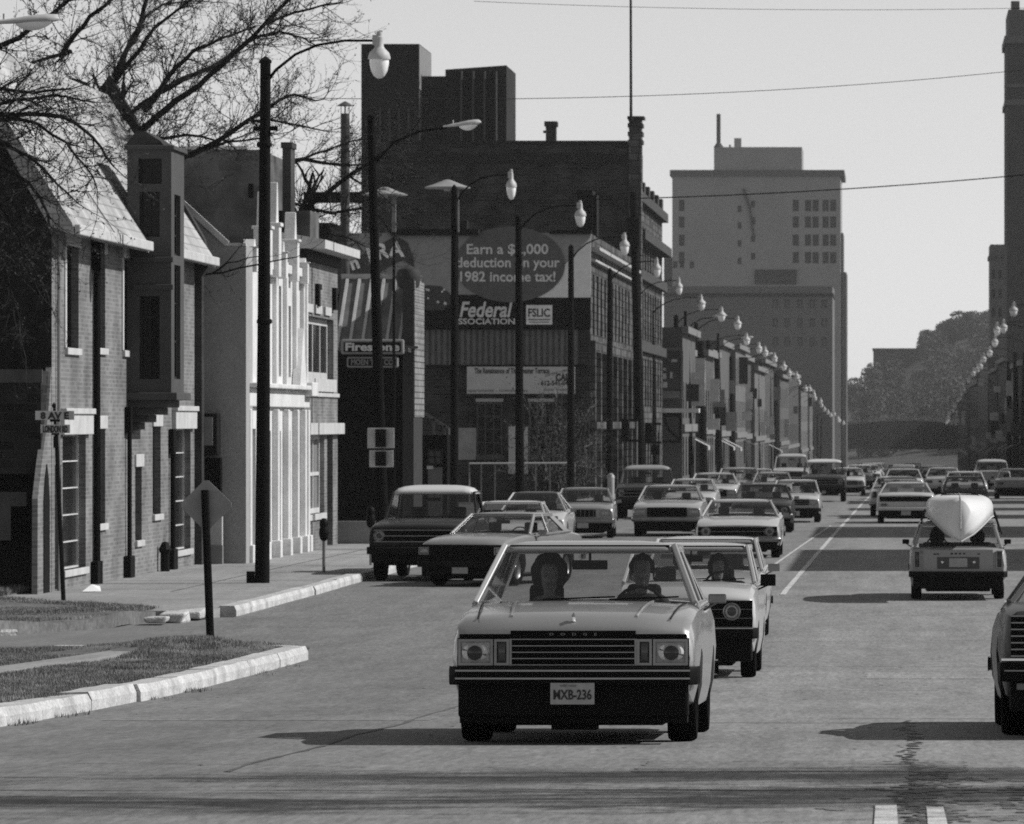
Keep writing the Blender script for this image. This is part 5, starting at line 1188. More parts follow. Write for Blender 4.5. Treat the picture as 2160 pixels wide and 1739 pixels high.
# ---- right-hand side ------------------------------------------------
def right_side():
    Y0 = 600; r = thing('brick_tower', 'tall dark tower with battlements at the right hand edge', 'tower', (px(2150,Y0),Y0,zg(Y0)))
    P = lambda x: px(x,Y0); Z = lambda y: pz(y,Y0)
    m = MB(); m.box(P(2124),P(2300),Y0,Y0+16,-7,Z(90)); m.build('wall', mat('tower_stone_dark', .06, .9, var=.25, scale=.3), r)
    m = MB(); m.box(P(2119),P(2305),Y0-.4,Y0+16,Z(92),Z(76)); m.box(P(2120),P(2302),Y0-.2,Y0+16,Z(222),Z(210)); m.box(P(2122),P(2300),Y0-.12,Y0-.001,Z(184),Z(178)); m.build('string_course', mat('tower_stone_pale', .12, .9), r)
    m = MB(); m.box(P(2127),P(2300),Y0+.3,Y0+15,Z(76),Z(20))
    for k in range(4): m.box(P(2133+k*40),P(2151+k*40),Y0+.3,Y0+2,Z(20),Z(2))
    m.build('battlement', mat('tower_stone_mid', .1, .9), r)
    Y0 = 800; r = thing('stone_hotel', 'pale hazy building peeping out behind the battlemented tower', 'building', (px(2110,Y0),Y0,zg(Y0)))
    P = lambda x: px(x,Y0); Z = lambda y: pz(y,Y0)
    ops = [(P(x),P(x+7),Z(y+18),Z(y)) for y in (570,610,650) for x in (2092,2106)]
    m = MB(); facade(m,'y',Y0,P(2089),P(2160),-9,Z(516),ops,.5,-1); m.box(P(2089),P(2160),Y0+.5,Y0+14,-9,Z(516)); m.quad((P(2089),Y0,-9),(P(2089),Y0+.5,-9),(P(2089),Y0+.5,Z(516)),(P(2089),Y0,Z(516))); m.build('wall', FB3, r)
    for o in ops: window(r,'y',Y0,-1,*o,.45,1,1,fw=.12)
    m = MB(); m.box(P(2086),P(2162),Y0-.4,Y0+14,Z(546),Z(538)); m.build('cornice', mat('dark_cornice'), r)
    sp = [(452,478,9.7,9.5,FB4,'dark brick shop at the right edge of the street'),(479,515,9.9,9.8,FB1,'pale shop with a flat cornice on the right'),(516,560,9.6,11,FB2,'brick shop behind the pale one on the right'),(561,620,9.8,11,FB4,'dark hazy block in the right row'),(621,700,9.5,13.2,FB1,'tall pale block with a deep cornice in the right row'),(701,800,9.7,12,FB3,'hazy grey block in the right row'),(801,960,9.6,12.5,FB2,'faint brick block at the end of the right row')]
    for i,(a,b_,x,h,m,l) in enumerate(sp): simple('street_building', l, a, b_-.3, x, 16, h, m, 2+(i%2), -1, 5, signs=4 if a < 620 else 2, seed=40+i, winw=1.7)
    # the near right-hand houses whose shadows cross the road
    sp = [(119,140.5,9.8,9.3,FB2,'brick house casting the broad shadow across the right lane'),(157,176,9.8,9.4,FB1,'pale house casting the second shadow band'),(194,203,9.8,9.1,FB3,'narrow grey house beyond the pale one'),(216,224,9.8,9.0,FB4,'narrow dark house on the right pavement'),(238,252,9.8,9.2,FB2,'brick house further along the right pavement'),(275,300,9.8,9,FB1,'wide pale house on the right pavement'),(320,352,9.8,10,FB4,'dark corner house on the right pavement')]
    for i,(a,b_,x,h,m,l) in enumerate(sp): simple('street_house', l, a, b_, x, 9, h, m, 2, -1, 4.2, seed=70+i, cat='house')
right_side()
# ---- viaduct over the street, hill houses ---------------------------
def viaduct():
    Y0 = 1170; r = thing('viaduct', 'long dark viaduct crossing the far end of the street', 'bridge', (0,Y0,zg(Y0)))
    P = lambda x: px(x,Y0); Z = lambda y: pz(y,Y0)
    m = MB(); top = [(1700,902),(1780,898),(1800,896),(1830,892),(1870,889),(1910,887),(1950,888),(1985,892),(2010,898),(2090,905)]
    m.prism([(P(1700),Z(946))]+[(P(x),Z(y)) for x,y in top]+[(P(2090),Z(950))],'y',Y0,Y0+14); m.build('deck', mat('viaduct_dark', .02, .9, var=.3, scale=.2), r)
    m = MB()
    for (x0,y0),(x1,y1) in zip(top[:-1],top[1:]): m.beam((P(x0),Y0+.5,Z(y0-6)),(P(x1),Y0+.5,Z(y1-6)),.35); m.beam((P(x0),Y0+.5,Z(y0)),(P(x0),Y0+.5,Z(y0-6)),.25)
    m.build('railing', MIDG, r)
    for x in (1760,2030):
        m = MB(); m.box(P(x),P(x+26),Y0+2,Y0+12,-14,Z(945)); m.build('abutment', mat('viaduct_dark'), r)
viaduct()
def hill_house():
    Y0 = 1640; r = thing('flat_roofed_block', 'long flat roofed block among the trees on the far hill', 'building', (px(1905,Y0),Y0,40))
    m = MB(); m.box(px(1842,Y0),px(1990,Y0),Y0,Y0+25,-4,pz(738,Y0)); m.build('wall', mat('hill_block', .05, .9, var=.2, scale=.1), r)
    m = MB(); m.box(px(1840,Y0),px(1992,Y0),Y0-.5,Y0+25,pz(739,Y0),pz(735,Y0)); m.build('roof', mat('dark_cornice'), r)
hill_house()
# ------------------------------------------------------------------ trees
def tree(name, label, base, limbs, seed, twig_len=(.5,1.5), density=5.0, sub=4, buds=.35, droop=0.0, spread=1.0, group='bare spring trees', budsize=.02, depth_rand=1.0, twigm=None):
    """limbs: list of (points in the world, r0, r1); twigs grow from every limb"""
    rnd = random.Random(seed)
    root = thing(name, label, 'tree', base, 0, group)
    t = MB(); tw = MB(); bv, bf = [], []
    def rv(): 
        while True:
            v = Vector((rnd.uniform(-1,1), rnd.uniform(-1,1), rnd.uniform(-1,1)))
            if .05 < v.length < 1: return v.normalized()
    def bud(p):
        a, b_ = rv(), rv(); s = budsize*rnd.uniform(.6,1.5); i = len(bv)
        bv.extend([p-a*s, p+b_*s*.5, p+a*s, p-b_*s*.5]); bf.append((i,i+1,i+2,i+3))
    def twig(p, d, L, r, lvl):
        n = 4; pts = [p]; dd = d.copy(); q = p.copy()
        for k in range(n):
            dd = (dd + rv()*.28 + Vector((0,0,.10-droop))).normalized(); q = q + dd*(L/n); pts.append(q.copy())
        tw.tube(pts, [lerp(r, r*.35, k/n) for k in range(n+1)], 3, False)
        if rnd.random() < buds*1.5: bud(pts[-1])
        for k in range(1,n+1):
            if rnd.random() < buds: bud(pts[k]+rv()*.03)
        if lvl < 2:
            for k in range(sub if lvl == 0 else max(2,sub-1)):
                i = rnd.randint(1,n); dv = (pts[i]-pts[i-1]).normalized()
                nd = (dv*.9 + rv()*.75*spread).normalized(); twig(pts[i], nd, L*rnd.uniform(.35,.65), max(.0035, r*.55), lvl+1)
    for pts, r0, r1 in limbs:
        pts = [Vector(p) for p in pts]
        # refine the path with a little wander
        fine = []
        for i in range(len(pts)-1):
            n = max(2, int((pts[i+1]-pts[i]).length/.35))
            for k in range(n): fine.append(pts[i].lerp(pts[i+1], k/n) + rv()*.03*(1 if 0 < k else .3))
        fine.append(pts[-1]); m = len(fine)
        t.tube(fine, [lerp(r0, r1, i/(m-1)) for i in range(m)], 7)
        tot = sum((fine[i+1]-fine[i]).length for i in range(m-1))
        for k in range(int(tot*density)):
            f = rnd.random()**.8; i = min(m-2, int(f*(m-1))); 
            if r0 > .1 and f < .25: continue
            d = (fine[i+1]-fine[i]).normalized(); nd = (d*rnd.uniform(.4,1) + rv()*.8*spread*Vector((1,depth_rand,1)).length/1.7).normalized()
            twig(fine[i], nd, rnd.uniform(*twig_len)*(1.1-.4*f), lerp(.017,.010,f), 0)
        twig(fine[-1], (fine[-1]-fine[-2]).normalized(), twig_len[1], r1*.8, 0)
    t.build('trunk', BARK, root, smooth=True, recalc=False); cr = tw.build('crown', twigm or TWIG, root, recalc=False)
    if bv:
        b = MB(); b.add(bv, bf); b.build('bud', BUD, cr, recalc=False)['kind'] = 'stuff'
    return root
def A(d, *pts): return [at(x,y,d+(0 if len(p)==2 else p[2])) for p in pts for x,y in [p[:2]]]

D = 117.0
base = Vector((px(255,D), D+1, zg(D)))
hub = at(258,330,D)
tree('bare_tree', 'large bare budding tree spreading its limbs above the brick house roof', base, [
    ([base, base+Vector((.1,0,4)), hub], .2, .13),
    ([hub]+A(D,(215,262,.5),(232,190,.8),(262,120,1),(293,60,1.2),(318,-25,1.5)), .10, .045),
    (A(D,(236,185,.6),(275,128,0),(325,60,-.8),(375,20,-1.5),(430,-15,-2)), .05, .02),
    (A(D,(262,115,1),(300,40,2.5),(345,10,3),(420,2,3.5)), .05, .015),
    ([hub]+A(D,(300,275,-.5),(330,248,-1),(372,212,-1.3),(420,180,-1.8),(470,138,-2),(515,95,-2.4),(562,48,-3),(625,-15,-3.5)), .085, .035),
    (A(D,(305,232,-1),(335,195,-1.2),(385,168,-1),(440,145,-.6),(485,115,0)), .09, .03),
    (A(D,(335,195,-1.2),(372,142,-1.4),(408,108,-1.8),(470,80,-2),(540,55,-3)), .06, .015),
    (A(D,(240,265,0),(285,232,0),(330,200,-.6)), .07, .03),
    (A(D,(515,95,-2.4),(555,75,-3),(590,68,-3.2),(640,80,-3.6),(670,98,-4)), .035, .012),
    (A(D,(565,48,-3),(620,28,-3.4),(680,12,-4),(712,8,-4.3)), .035, .012),
    ([hub]+A(D,(215,225,1),(180,178,1.5),(120,168,2),(60,170,2.5),(-20,180,3)), .08, .03),
    (A(D,(128,122,1),(160,70,.8),(190,35,.5),(250,-15,0)), .06, .035),
    (A(D,(150,110,1),(110,120,1.2),(60,135,1.5),(0,165,2)), .05, .02),
    ([hub]+A(D,(340,293,-1),(392,284,-1.5),(455,297,-2)), .06, .02),
    ([hub]+A(D,(360,335,-1.2),(405,327,-1.6),(455,300,-2),(505,268,-2.4),(545,243,-2.8),(585,215,-3),(620,199,-3),(665,213,-3.4)), .085, .02),
    (A(D,(530,255,-2.6),(570,252,-3),(630,265,-3.4),(692,278,-3.8)), .035, .012),
    (A(D,(420,318,-1.8),(480,300,-2.4),(545,293,-2.8)), .04, .015),
    ], 3, (.45,1.35), 8.2, 4, .5)
D = 88.0
base = Vector((-17.6, D-1, zg(D)))
tree('bare_tree', 'bare budding tree whose drooping twigs hang over the near house gable', base, [
    ([base, Vector((-17.5,D-1,1.5)), at(-330,260,D)], .28, .2),
    (A(D,(-330,260),(-160,245),(0,243),(60,240),(130,247),(175,272),(215,312),(240,352)), .06, .015),
    (A(D,(-200,250),(-60,235),(30,212),(85,206),(140,203),(200,216)), .04, .012),
    (A(D,(-200,280),(-60,262),(20,252),(80,262),(140,300),(180,350),(205,400)), .04, .010),
    (A(D,(-330,260),(-200,180),(-60,130),(40,80),(110,30),(170,-20)), .06, .03),
    (A(D,(-200,180),(-80,190),(0,186),(70,195),(150,188)), .05, .015),
    (A(D,(-330,260),(-180,330),(-70,400),(0,440),(40,500),(60,560)), .045, .012),
    (A(D,(-180,330),(-90,350),(0,350),(60,385),(100,450),(112,520)), .05, .012),
    (A(D,(-70,400),(-20,480),(10,560),(30,640),(40,690)), .04, .01),
    (A(D,(-60,262),(0,300),(60,330),(120,390),(165,430)), .04, .01),
    ], 5, (.35,1.0), 9.0, 4, .42, .06)
D = 112.0
base = Vector((px(640,136)-6, 142, zg(142)))
D = 141
tree('bare_tree', 'bare budding tree behind the corner shop with low sweeping branches', Vector((px(600,D),D,zg(D))), [
    ([Vector((px(600,D),D,zg(D))), at(606,600,D), at(632,470,D)], .2, .13),
    (A(D,(632,470),(655,432),(690,408),(735,372),(790,338),(850,292)), .09, .025),
    (A(D,(632,470),(600,400),(560,352),(500,345),(440,352)), .07, .02),
    (A(D,(560,352),(640,336),(700,346),(770,348)), .07, .02),
    (A(D,(640,336),(690,318),(745,298),(800,290)), .035, .012),
    (A(D,(650,440),(700,450),(760,440),(800,455),(830,500)), .05, .015),
    (A(D,(632,470),(680,490),(730,500),(770,520)), .05, .015),
    (A(D,(625,480),(660,500),(700,520)), .04, .012),
    (A(D,(735,372),(790,400),(835,440)), .03, .01),
    ], 9, (.4,1.3), 9.5, 4, .6)
D = 117.95
tree('bare_branch_tree', 'slender bare sapling reaching dark branches across the stucco wall', Vector((px(388,D),D,zg(D))), [
    ([Vector((px(388,D),D,zg(D))), at(386,700,D), at(390,592,D), at(412,583,D), at(470,575,D-.1), at(540,560,D-.15), at(572,553,D-.2), at(625,543,D-.2)], .05, .012),
    ([at(445,578,D-.05), at(480,555,D-.1), at(520,545,D-.15), at(560,542,D-.2)], .02, .008),
    ], 12, (.3,.9), 2.2, 3, .2)
# two trees beyond the right kerb: their shadows streak the crossing in the foreground
for i,(x,y,h,lab) in enumerate(((10.5,31.5,13.5,'tall bare tree on the right pavement at the crossing'),(13.5,35.5,14,'second bare tree standing further back from the crossing'))):
    b0 = Vector((x,y,zg(y))); rr = random.Random(40+i); L = [([b0, b0+Vector((.1,.1,h*.35)), b0+Vector((0,.3,h*.6)), b0+Vector((.2,.1,h*.95))], .24, .05)]
    for k in range(26):
        a = rr.uniform(0,6.28); zz = h*rr.uniform(.3,.88); ln = rr.uniform(2.2,4.4)*(1.15-zz/h*.6); s = b0+Vector((0,.15,zz))
        L.append(([s, s+Vector((math.cos(a)*ln*.45,math.sin(a)*ln*.25,ln*.3)), s+Vector((math.cos(a)*ln,math.sin(a)*ln*.5,ln*.55))], .075, .02))
    tree('bare_tree', lab, b0, L, 60+i, (.6,1.6), 4.2, 4, .5, budsize=.05)
# scrubby shrub by the banner windows
D = 246
tree('bare_shrub', 'pale leafless shrub in front of the right hand sash window', Vector((px(1160,D),D,zg(D))), [
    ([Vector((px(1160,D)+dx,D,zg(D))), at(1160+dx*20,1000,D), at(1160+e,y,D)], .05, .015) for dx,e,y in ((-.5,-40,905),(-.2,-18,890),(.1,8,880),(.4,26,900),(.7,42,940),(-.7,-46,960),(.2,60,985))], 15, (.7,1.7), 3.4, 4, .5, budsize=.05, twigm=mat('pale_twig', .22, .9))
D = 249
tree('bare_shrub', 'pale leafless shrub at the foot of the stone block corner', Vector((px(1228,D),D,zg(D))), [
    ([Vector((px(1228,D)+dx,D,zg(D))), at(1228+dx*20,1000,D), at(1228+e,y,D)], .05, .015) for dx,e,y in ((-.4,-20,955),(0,4,925),(.3,14,945),(.5,22,975))], 16, (.6,1.4), 4, 4, .5, budsize=.05, twigm=mat('pale_twig', .22, .9))
# trees on the far hill: individually grown clumps of twig and leaf
def hill_tree(label, x, y, z, h, seed):
    rr = random.Random(seed); r = thing('hill_tree', label, 'tree', (x,y,z), 0, 'trees on the far hill')
    t = MB(); t.tube([(x,y,z-1),(x,y,z+h*.5)], [.35,.2], 6); t.build('trunk', BARK, r)
    vs, fs = [], []
    for k in range(700):
        a = rr.uniform(0,6.28); f = rr.uniform(0,1); rad = h*.42*math.sqrt(rr.random())*(1-.5*abs(f-.4)); i = len(vs)
        p = Vector((x+rad*math.cos(a), y+rad*math.sin(a), z+h*(.25+.75*f)-rad*.25)); s = rr.uniform(.15,.42)
        u = Vector((rr.uniform(-1,1),rr.uniform(-1,1),rr.uniform(-1,1)))*s; v = Vector((rr.uniform(-1,1),rr.uniform(-1,1),rr.uniform(-1,1)))*s
        vs += [p-u, p+v, p+u, p-v]; fs.append((i,i+1,i+2,i+3))
    c = MB(); c.add(vs, fs); c.build('crown', mat('hill_foliage', .075, .9, var=.4, scale=.4), r, recalc=False)
    return r
protos = [hill_tree('broad tree on the skyline of the far hill beside the flat roofed block', px(1975,1600), 1600, gz(px(1975,1600),1600)-1, 8, 1), hill_tree('tree low on the far hill just right of the hotel tower', px(1800,1560), 1560, gz(px(1800,1560),1560)-1, 7, 2), hill_tree('round tree high on the far hill under the right hand hotel', px(2045,1620), 1620, gz(px(2045,1620),1620), 8, 3)]
rr = random.Random(8); words = ['left of the flat roofed block','below the flat roofed block','right of the flat roofed block','above the viaduct railing','behind the right lamp row']
for k in range(230):
    y = rr.uniform(1330,1800); xp_ = rr.uniform(1700,2190) if k < 150 else rr.uniform(1930,2120); x = px(xp_, y)
    if 1832 < xp_ < 1952 and 890-(gz(x,y)+7)*F/y < 752: continue
    s = rr.choice(protos); c = copy_tree(s); c.location = (x, y, gz(x,y)-.6); c.scale = [rr.uniform(.7,1.15)]*3; c.rotation_euler = (0,0,rr.uniform(0,6))
    c['label'] = 'hazy leafless tree in the wooded mass of the far hill'; c['group'] = 'woods covering the far hill'

# ------------------------------------------------------------------ street lamps
def teardrop(label):
    r = thing('street_lamp', label, 'street lamp', (0,0,0), 0, 'teardrop street lamps along the street')
    p = MB(); p.tube([(0,0,0),(0,0,.5),(0,0,9.45)], [.19,.165,.11], 10); p.lathe([(.09,0),(.105,.03),(.04,.10),(0,.12)],10,(0,0,9.45)); p.lathe([(.2,0),(.2,.25),(.15,.4)],10); p.lathe([(.10,0),(.125,.03),(.125,.09),(.1,.12)],10,(0,0,8.2))
    p.build('pole', POLEM, r, smooth=True)
    a = MB(); a.tube([(.06,0,9.05),(.25,0,9.3),(.6,0,9.58),(1.0,0,9.75),(1.5,0,9.83),(2.02,0,9.83)], [.035,.03,.028,.026,.025,.025], 6); a.build('arm', POLEM, r, smooth=True)
    h = MB(); h.lathe([(.0,.15),(.05,.14),(.055,.06),(.075,.04),(.08,-.12),(.10,-.16),(.18,-.24),(.205,-.33),(.20,-.36),(.17,-.36),(0,-.35)],16,(2.12,0,9.85)); h.box(2.0,2.12,-.06,.06,9.75,9.93); hd = h.build('lamp_head', GALV, r, smooth=True)
    g = MB(); g.lathe([(.175,-.36),(.175,-.45),(.15,-.57),(.10,-.66),(.05,-.70),(0,-.71)],16,(2.12,0,9.85)); g.build('globe', GLOBE, hd, smooth=True)
    return r
def cobra(label):
    r = thing('street_lamp', label, 'street lamp', (0,0,0), 0, 'cobra head street lamps')
    p = MB(); p.tube([(0,0,0),(0,0,10.3)], [.15,.09], 10); p.lathe([(.1,0),(.1,.05),(0,.1)],10,(0,0,10.3)); p.build('pole', POLEM, r, smooth=True)
    a = MB(); a.tube([(.06,0,9.2),(.5,0,9.7),(1.1,0,9.95),(1.75,0,10.02)], .03, 6); a.build('arm', POLEM, r, smooth=True)
    h = MB(); n = 14
    prof = [(0,.035,.03),(.15,.05,.045),(.35,.085,.06),(.55,.125,.085),(.72,.13,.09),(.82,.09,.08),(.87,.03,.03)]
    vs = []
    for (l,wd,ht) in prof:
        for j in range(n):
            t = 2*math.pi*j/n; vs.append((1.65+l, wd*math.cos(t), 10.04+l*.09+ht*max(-.35,math.sin(t))))
    fs = [(i*n+j,i*n+(j+1)%n,(i+1)*n+(j+1)%n,(i+1)*n+j) for i in range(len(prof)-1) for j in range(n)]+[tuple(range(n)),tuple((len(prof)-1)*n+j for j in range(n))]
    h.add(vs, fs); h.tube([(1.88,0,10.1),(1.88,0,10.2)],.015,5); hd = h.build('lamp_head', GALV, r, smooth=True)
    g = MB(); g.grid(lambda u,v: (1.65+.37+.42*u, .115*math.sin(math.pi*v-math.pi/2)*1.0*math.sin(math.pi*min(.98,max(.02,u)))**.4, 10.03+.09*(.37+.42*u)-.02-.125*math.cos(math.pi*(v-.5))*math.sin(math.pi*min(.98,max(.02,u)))**.6),10,8); g.build('globe', GLOBE, hd, smooth=True)
    return r
ORD = ['first','second','third','fourth','fifth','sixth','seventh','eighth','ninth','tenth','eleventh','twelfth','thirteenth','fourteenth','fifteenth','sixteenth','seventeenth','eighteenth','nineteenth','twentieth','twenty first','twenty second','twenty third','twenty fourth','twenty fifth','twenty sixth','twenty seventh','twenty eighth','twenty ninth','thirtieth','thirty first']
# the thick dark pole in front of the white shop
lampA = teardrop('thick black pole with arched arm and teardrop lamp before the white shop'); dA = 103.0
lampA.location = (px(553,dA), dA, zg(dA)+.12)
for ch in lampA.children:
    if ch.name.startswith('pole'):
        m = MB(); m.tube([(0,0,0),(.06,0,9.42)],[.135,.095],12); m.lathe([(.11,0),(.115,.05),(.03,.12),(0,.13)],12,(.06,0,9.42)); m.box(-.16,.28,-.05,.05,8.2,8.28); m.box(-.28,-.14,-.05,.05,0,.22)
        for zz in (4.7,7.9): m.lathe([(.12,0),(.14,.02),(.14,.07),(.12,.09)],12,(.04,0,zz))
        old = ch.data; nb = m.build('pole', WOODP, None, smooth=True); ch.data = nb.data; bpy.data.objects.remove(nb)
    ch.location = (0,0,0)
lamp0 = teardrop('teardrop lamp, second tall pole of the left row, before the billboard'); lamp0.location = (-12.95,165,zg(165)+.12); lamp0.scale = (.78,1,1.04)
names_l = {195:'teardrop lamp whose head hangs over the billboard oval',225:'teardrop lamp hanging beside the dark corner pier',255:'teardrop lamp just left of the hotel tower edge'}
d, i = 195, 2
while d < 1040:
    c = copy_tree(lamp0); c.location = (-13.05 + (.3 if d > 900 else 0) - (.6 if d > 290 else 0), d, zg(d)+.12); c.scale = (1.3,1.3,1.075*random.uniform(.97,1.03)) if d > 290 else (1,1,1.075)
    c['label'] = names_l.get(d, '%s teardrop lamp of the left row counted from the thick black pole' % ORD[min(i,30)])
    c.rotation_euler = (random.uniform(-.006,.006), random.uniform(-.02,.02) if d > 240 else random.uniform(-.008,.008), random.uniform(-.09,.09))
    d += 30; i += 1
d, i = 330, 0
while d < 1040:
    c = copy_tree(lamp0); c.location = (9.35+(d-330)*.0022, d, zg(d)+.12); c.scale = (1.3,1.3,1.075*random.uniform(.97,1.03)); c.rotation_euler = (0, random.uniform(-.02,.02), math.pi+random.uniform(-.06,.06))
    c['label'] = '%s teardrop lamp of the right row counted from the right edge' % ORD[i]
    d += 30; i += 1
cb = cobra('cobra head lamp on a thin leaning pole carrying paired signs'); cb.location = (px(808,133), 133, zg(133)+.12); cb.rotation_euler = (0, -.028, 0); cb.scale = (1.02,1,.98)
c2 = copy_tree(cb); c2['label'] = 'cobra head lamp jutting in at the top left corner'; c2.location = (px(30,66)-2.0, 66, zg(66)); c2.rotation_euler = (0,0,0); c2.scale = (1,1,.745)
for k in range(6):
    d = 346+k*62; c = copy_tree(cb); c.location = (-13.1, d, zg(d)); c.scale = (1,1,1.03); c.rotation_euler = (0,0,0); c['label'] = '%s cobra head lamp standing between the far left teardrop lamps' % ORD[k]; c['group'] = 'cobra lamps in the far left row'
# paired sign backs on the leaning pole
for (y0,y1,x0,x1,lab) in ((903,946,775,832,'upper pair of grey sign plates on the leaning lamp pole'),(950,986,779,830,'lower pair of grey sign plates on the leaning lamp pole')):
    s = thing('road_sign', lab, 'sign', (px(803,132.8),132.8,pz((y0+y1)/2,132.8)), 0, 'sign plates on the leaning lamp pole'); m = MB()
    m.box(px(x0,132.8),px(x1,132.8),132.78,132.8,pz(y1,132.8),pz(y0,132.8)); m.build('sign_plate', mat('sign_back', .36, .5, .2), s, bevel=.02)
    m = MB(); m.box(px(793,132.8),px(815,132.8),132.6,132.77,pz(y1-3,132.8),pz(y0+3,132.8)); m.build('bracket', BLACK, s)
# saucer lights of the service station
def saucer(label, x, y, xp, d):
    r = thing('saucer_light', label, 'lot light', (px(xp,d),d,zg(d)), 0, 'saucer lights of the station lot'); X, Z = px(x,d), pz(y,d)
    m = MB(); m.box(px(xp,d)-.04,px(xp,d)+.04,d-.04,d+.04,zg(d),pz(490,d)); m.build('pole', BLACK, r); m = MB(); m.box(px(xp,d)-.06,px(xp,d)+.06,d-.06,d+.06,pz(490,d),Z-.02); m.build('lit_post_top', MIDG, r)  # post painted black below for shade, paler above for sun
    m = MB(); m.lathe([(.68,-.02),(.70,.02),(.45,.10),(.2,.20),(.07,.25),(0,.26)],28,(X,d,Z)); m.build('lamp_shade', mat('saucer_enamel', .26, .5), r, smooth=True)
    m = MB(); m.lathe([(.10,-.09),(.12,0),(.5,-.01)],16,(X,d,Z)); m.build('bulb', PALE, r)
saucer('saucer shaped lot light above the billboard angel panel', 944, 397, 964, 172); saucer('saucer shaped lot light half hidden behind the leaning pole', 812, 412, 831, 175)
# small pole-top details: plain utility pole and antenna pole
def pole(label, x0, y0, x1, d, r0, r1, name='utility_pole', m=None):
    r = thing(name, label, 'pole', (px(x1,d),d,zg(d)), 0, 'plain poles'); q = MB(); q.tube([(px(x1,d),d,zg(d)),(px(x0,d),d,pz(y0,d))],[r0,r1],9); q.build('shaft', m or WOODP, r, smooth=True); return r
up = pole('stout black utility pole in front of the corner pier', 1336, 405, 1353, 262, .24, .17)
m = MB(); d = 262; m.box(px(1322,d),px(1350,d),d-.2,d+.1,pz(520,d),pz(460,d)); m.build('transformer', DARKM, up, bevel=.05)
for k,(x0,x1,y0,d) in enumerate(((1446,1456,700,342),(1478,1486,720,372),(1512,1518,735,402),(1541,1546,752,438),(1566,1570,765,476),(1596,1599,780,520),(1622,1625,795,580),(1650,1652,812,640))):
    pole('%s dark utility pole standing in the far left row of lamps' % ORD[k], x0, y0, x1, d, .26, .2)
for k,(x0,x1,y0,d) in enumerate(((2142,2144,745,460),(2128,2130,762,500),(2108,2110,775,560),(2090,2091,790,630),(2070,2071,812,720))):
    pole('%s dark utility pole standing in the right lamp row' % ORD[k], x0, y0, x1, d, .26, .2)
# diamond sign (seen from behind), street-name post
d = 73.5
s = thing('diamond_sign', 'back of a grey diamond road sign on a black wooden post in the grass', 'sign', (px(443,d),d,zg(d)+.2))
m = MB(); m.tube([(px(444,d),d,zg(d)+.1),(px(432,d),d,pz(1034,d))],[.052,.05],8); m.build('post', WOODP, s)
m = MB(); cx, cz = px(434,d), pz(1066,d); h = px(487,d)-cx; c_ = .03
m.prism([(cx-h,cz-c_),(cx-h,cz+c_),(cx-c_,cz+h*.98),(cx+c_,cz+h*.98),(cx+h,cz+c_),(cx+h,cz-c_),(cx+c_,cz-h),(cx-c_,cz-h)],'y',d+.06,d+.075); m.build('sign_plate', mat('sign_back_dark', .26, .55, .1), s)
d = 92.5
s = thing('street_name_sign', 'leaning black post with white street name blades reading 8th Ave E and London Rd', 'sign', (px(133,d),d,zg(d)+.15))
m = MB(); m.tube([(px(134,d),d,zg(d)+.1),(px(120,d),d,pz(945,d)),(px(114,d),d,pz(858,d))],[.038,.034,.02],8); m.lathe([(.03,0),(.035,.04),(.0,.09)],8,(px(114,d),d,pz(860,d))); m.build('post', BLACK, s)
for (x0,x1,y0,y1,tx,wd) in ((75,157,867,886,'8 AV E',60),(86,148,896,914,'LONDON RD',52)):
    m = MB(); m.box(px(x0,d),px(x1,d),d-.03,d-.02,pz(y1,d),pz(y0,d)); b_ = m.build('name_blade', mat('name_blade', .5, .5), s)
    text(tx,(px((x0+x1)/2,d),d-.036,pz((y0+y1)/2,d)-.01),.15,LETD,b_,width=wd*d/F,bold=.006)
m = MB(); m.box(px(106,d),px(127,d),d-.04,d+.0,pz(890,d),pz(885,d)); m.box(px(109,d),px(125,d),d-.04,d,pz(918,d),pz(914,d)); m.box(px(113,d),px(123,d),d-.03,d,pz(945,d),pz(921,d)); m.build('bracket', DARKM, s)
# parking meters
def meter(label, x, yb, d, yt):
    r = thing('parking_meter', label, 'parking meter', (px(x,d),d,zg(d)+.13), 0, 'parking meters by the kerb'); X = px(x,d); Z = pz(yt,d)
    m = MB(); m.tube([(X,d,zg(d)+.12),(X,d,Z-.42)],.03,8); m.build('post', mat('meter_post', .2, .5, .4), r)
    m = MB(); m.lathe([(.045,-.44),(.075,-.40),(.095,-.32),(.09,-.22),(.075,-.17),(.085,-.15),(.08,-.06),(.04,-.01),(0,0)],12,(X,d,Z)); m.build('meter_head', BLACK, r, smooth=True)
meter('parking meter nearest the thick black pole', 683, 1222, 110.6, 1093); meter('parking meter beside the dark pickup truck', 782, 1205, 116.8, 1068)
# traffic lights
def traffic(label, x, y0, y1, d):
    r = thing('traffic_light', label, 'traffic light', (px(x,d),d,pz((y0+y1)/2,d)), 0, 'traffic lights by the corner'); X = px(x,d); n = MB()
    n.box(X-.2,X+.16,d-.05,d+.3,pz(y1,d),pz(y0,d)); b_ = n.build('housing', BLACK, r, bevel=.03)
    for k in range(3):
        z = lerp(pz(y0,d),pz(y1,d),(k+.5)/3); n = MB(); n.lathe([(.15,-.4),(.15,0)],14,(X,d-.02,z),'y'); q = n.build('hood', BLACK, b_, smooth=True)
    n = MB(); n.box(X+.1,X+.55,d,d+.1,pz(y0,d)-.1,pz(y0,d)); n.box(X+.1,X+.55,d,d+.1,pz(y1,d),pz(y1,d)+.1); n.split('bracket', DARKM, r)
    n = MB(); n.tube([(X+.5,d+.05,zg(d)),(X+.5,d+.05,pz(y0,d))],.05,6); n.build('post', MIDG, r)
traffic('traffic light left of the stout utility pole', 1320, 884, 932, 258); traffic('traffic light right of the stout utility pole', 1369, 892, 936, 264)
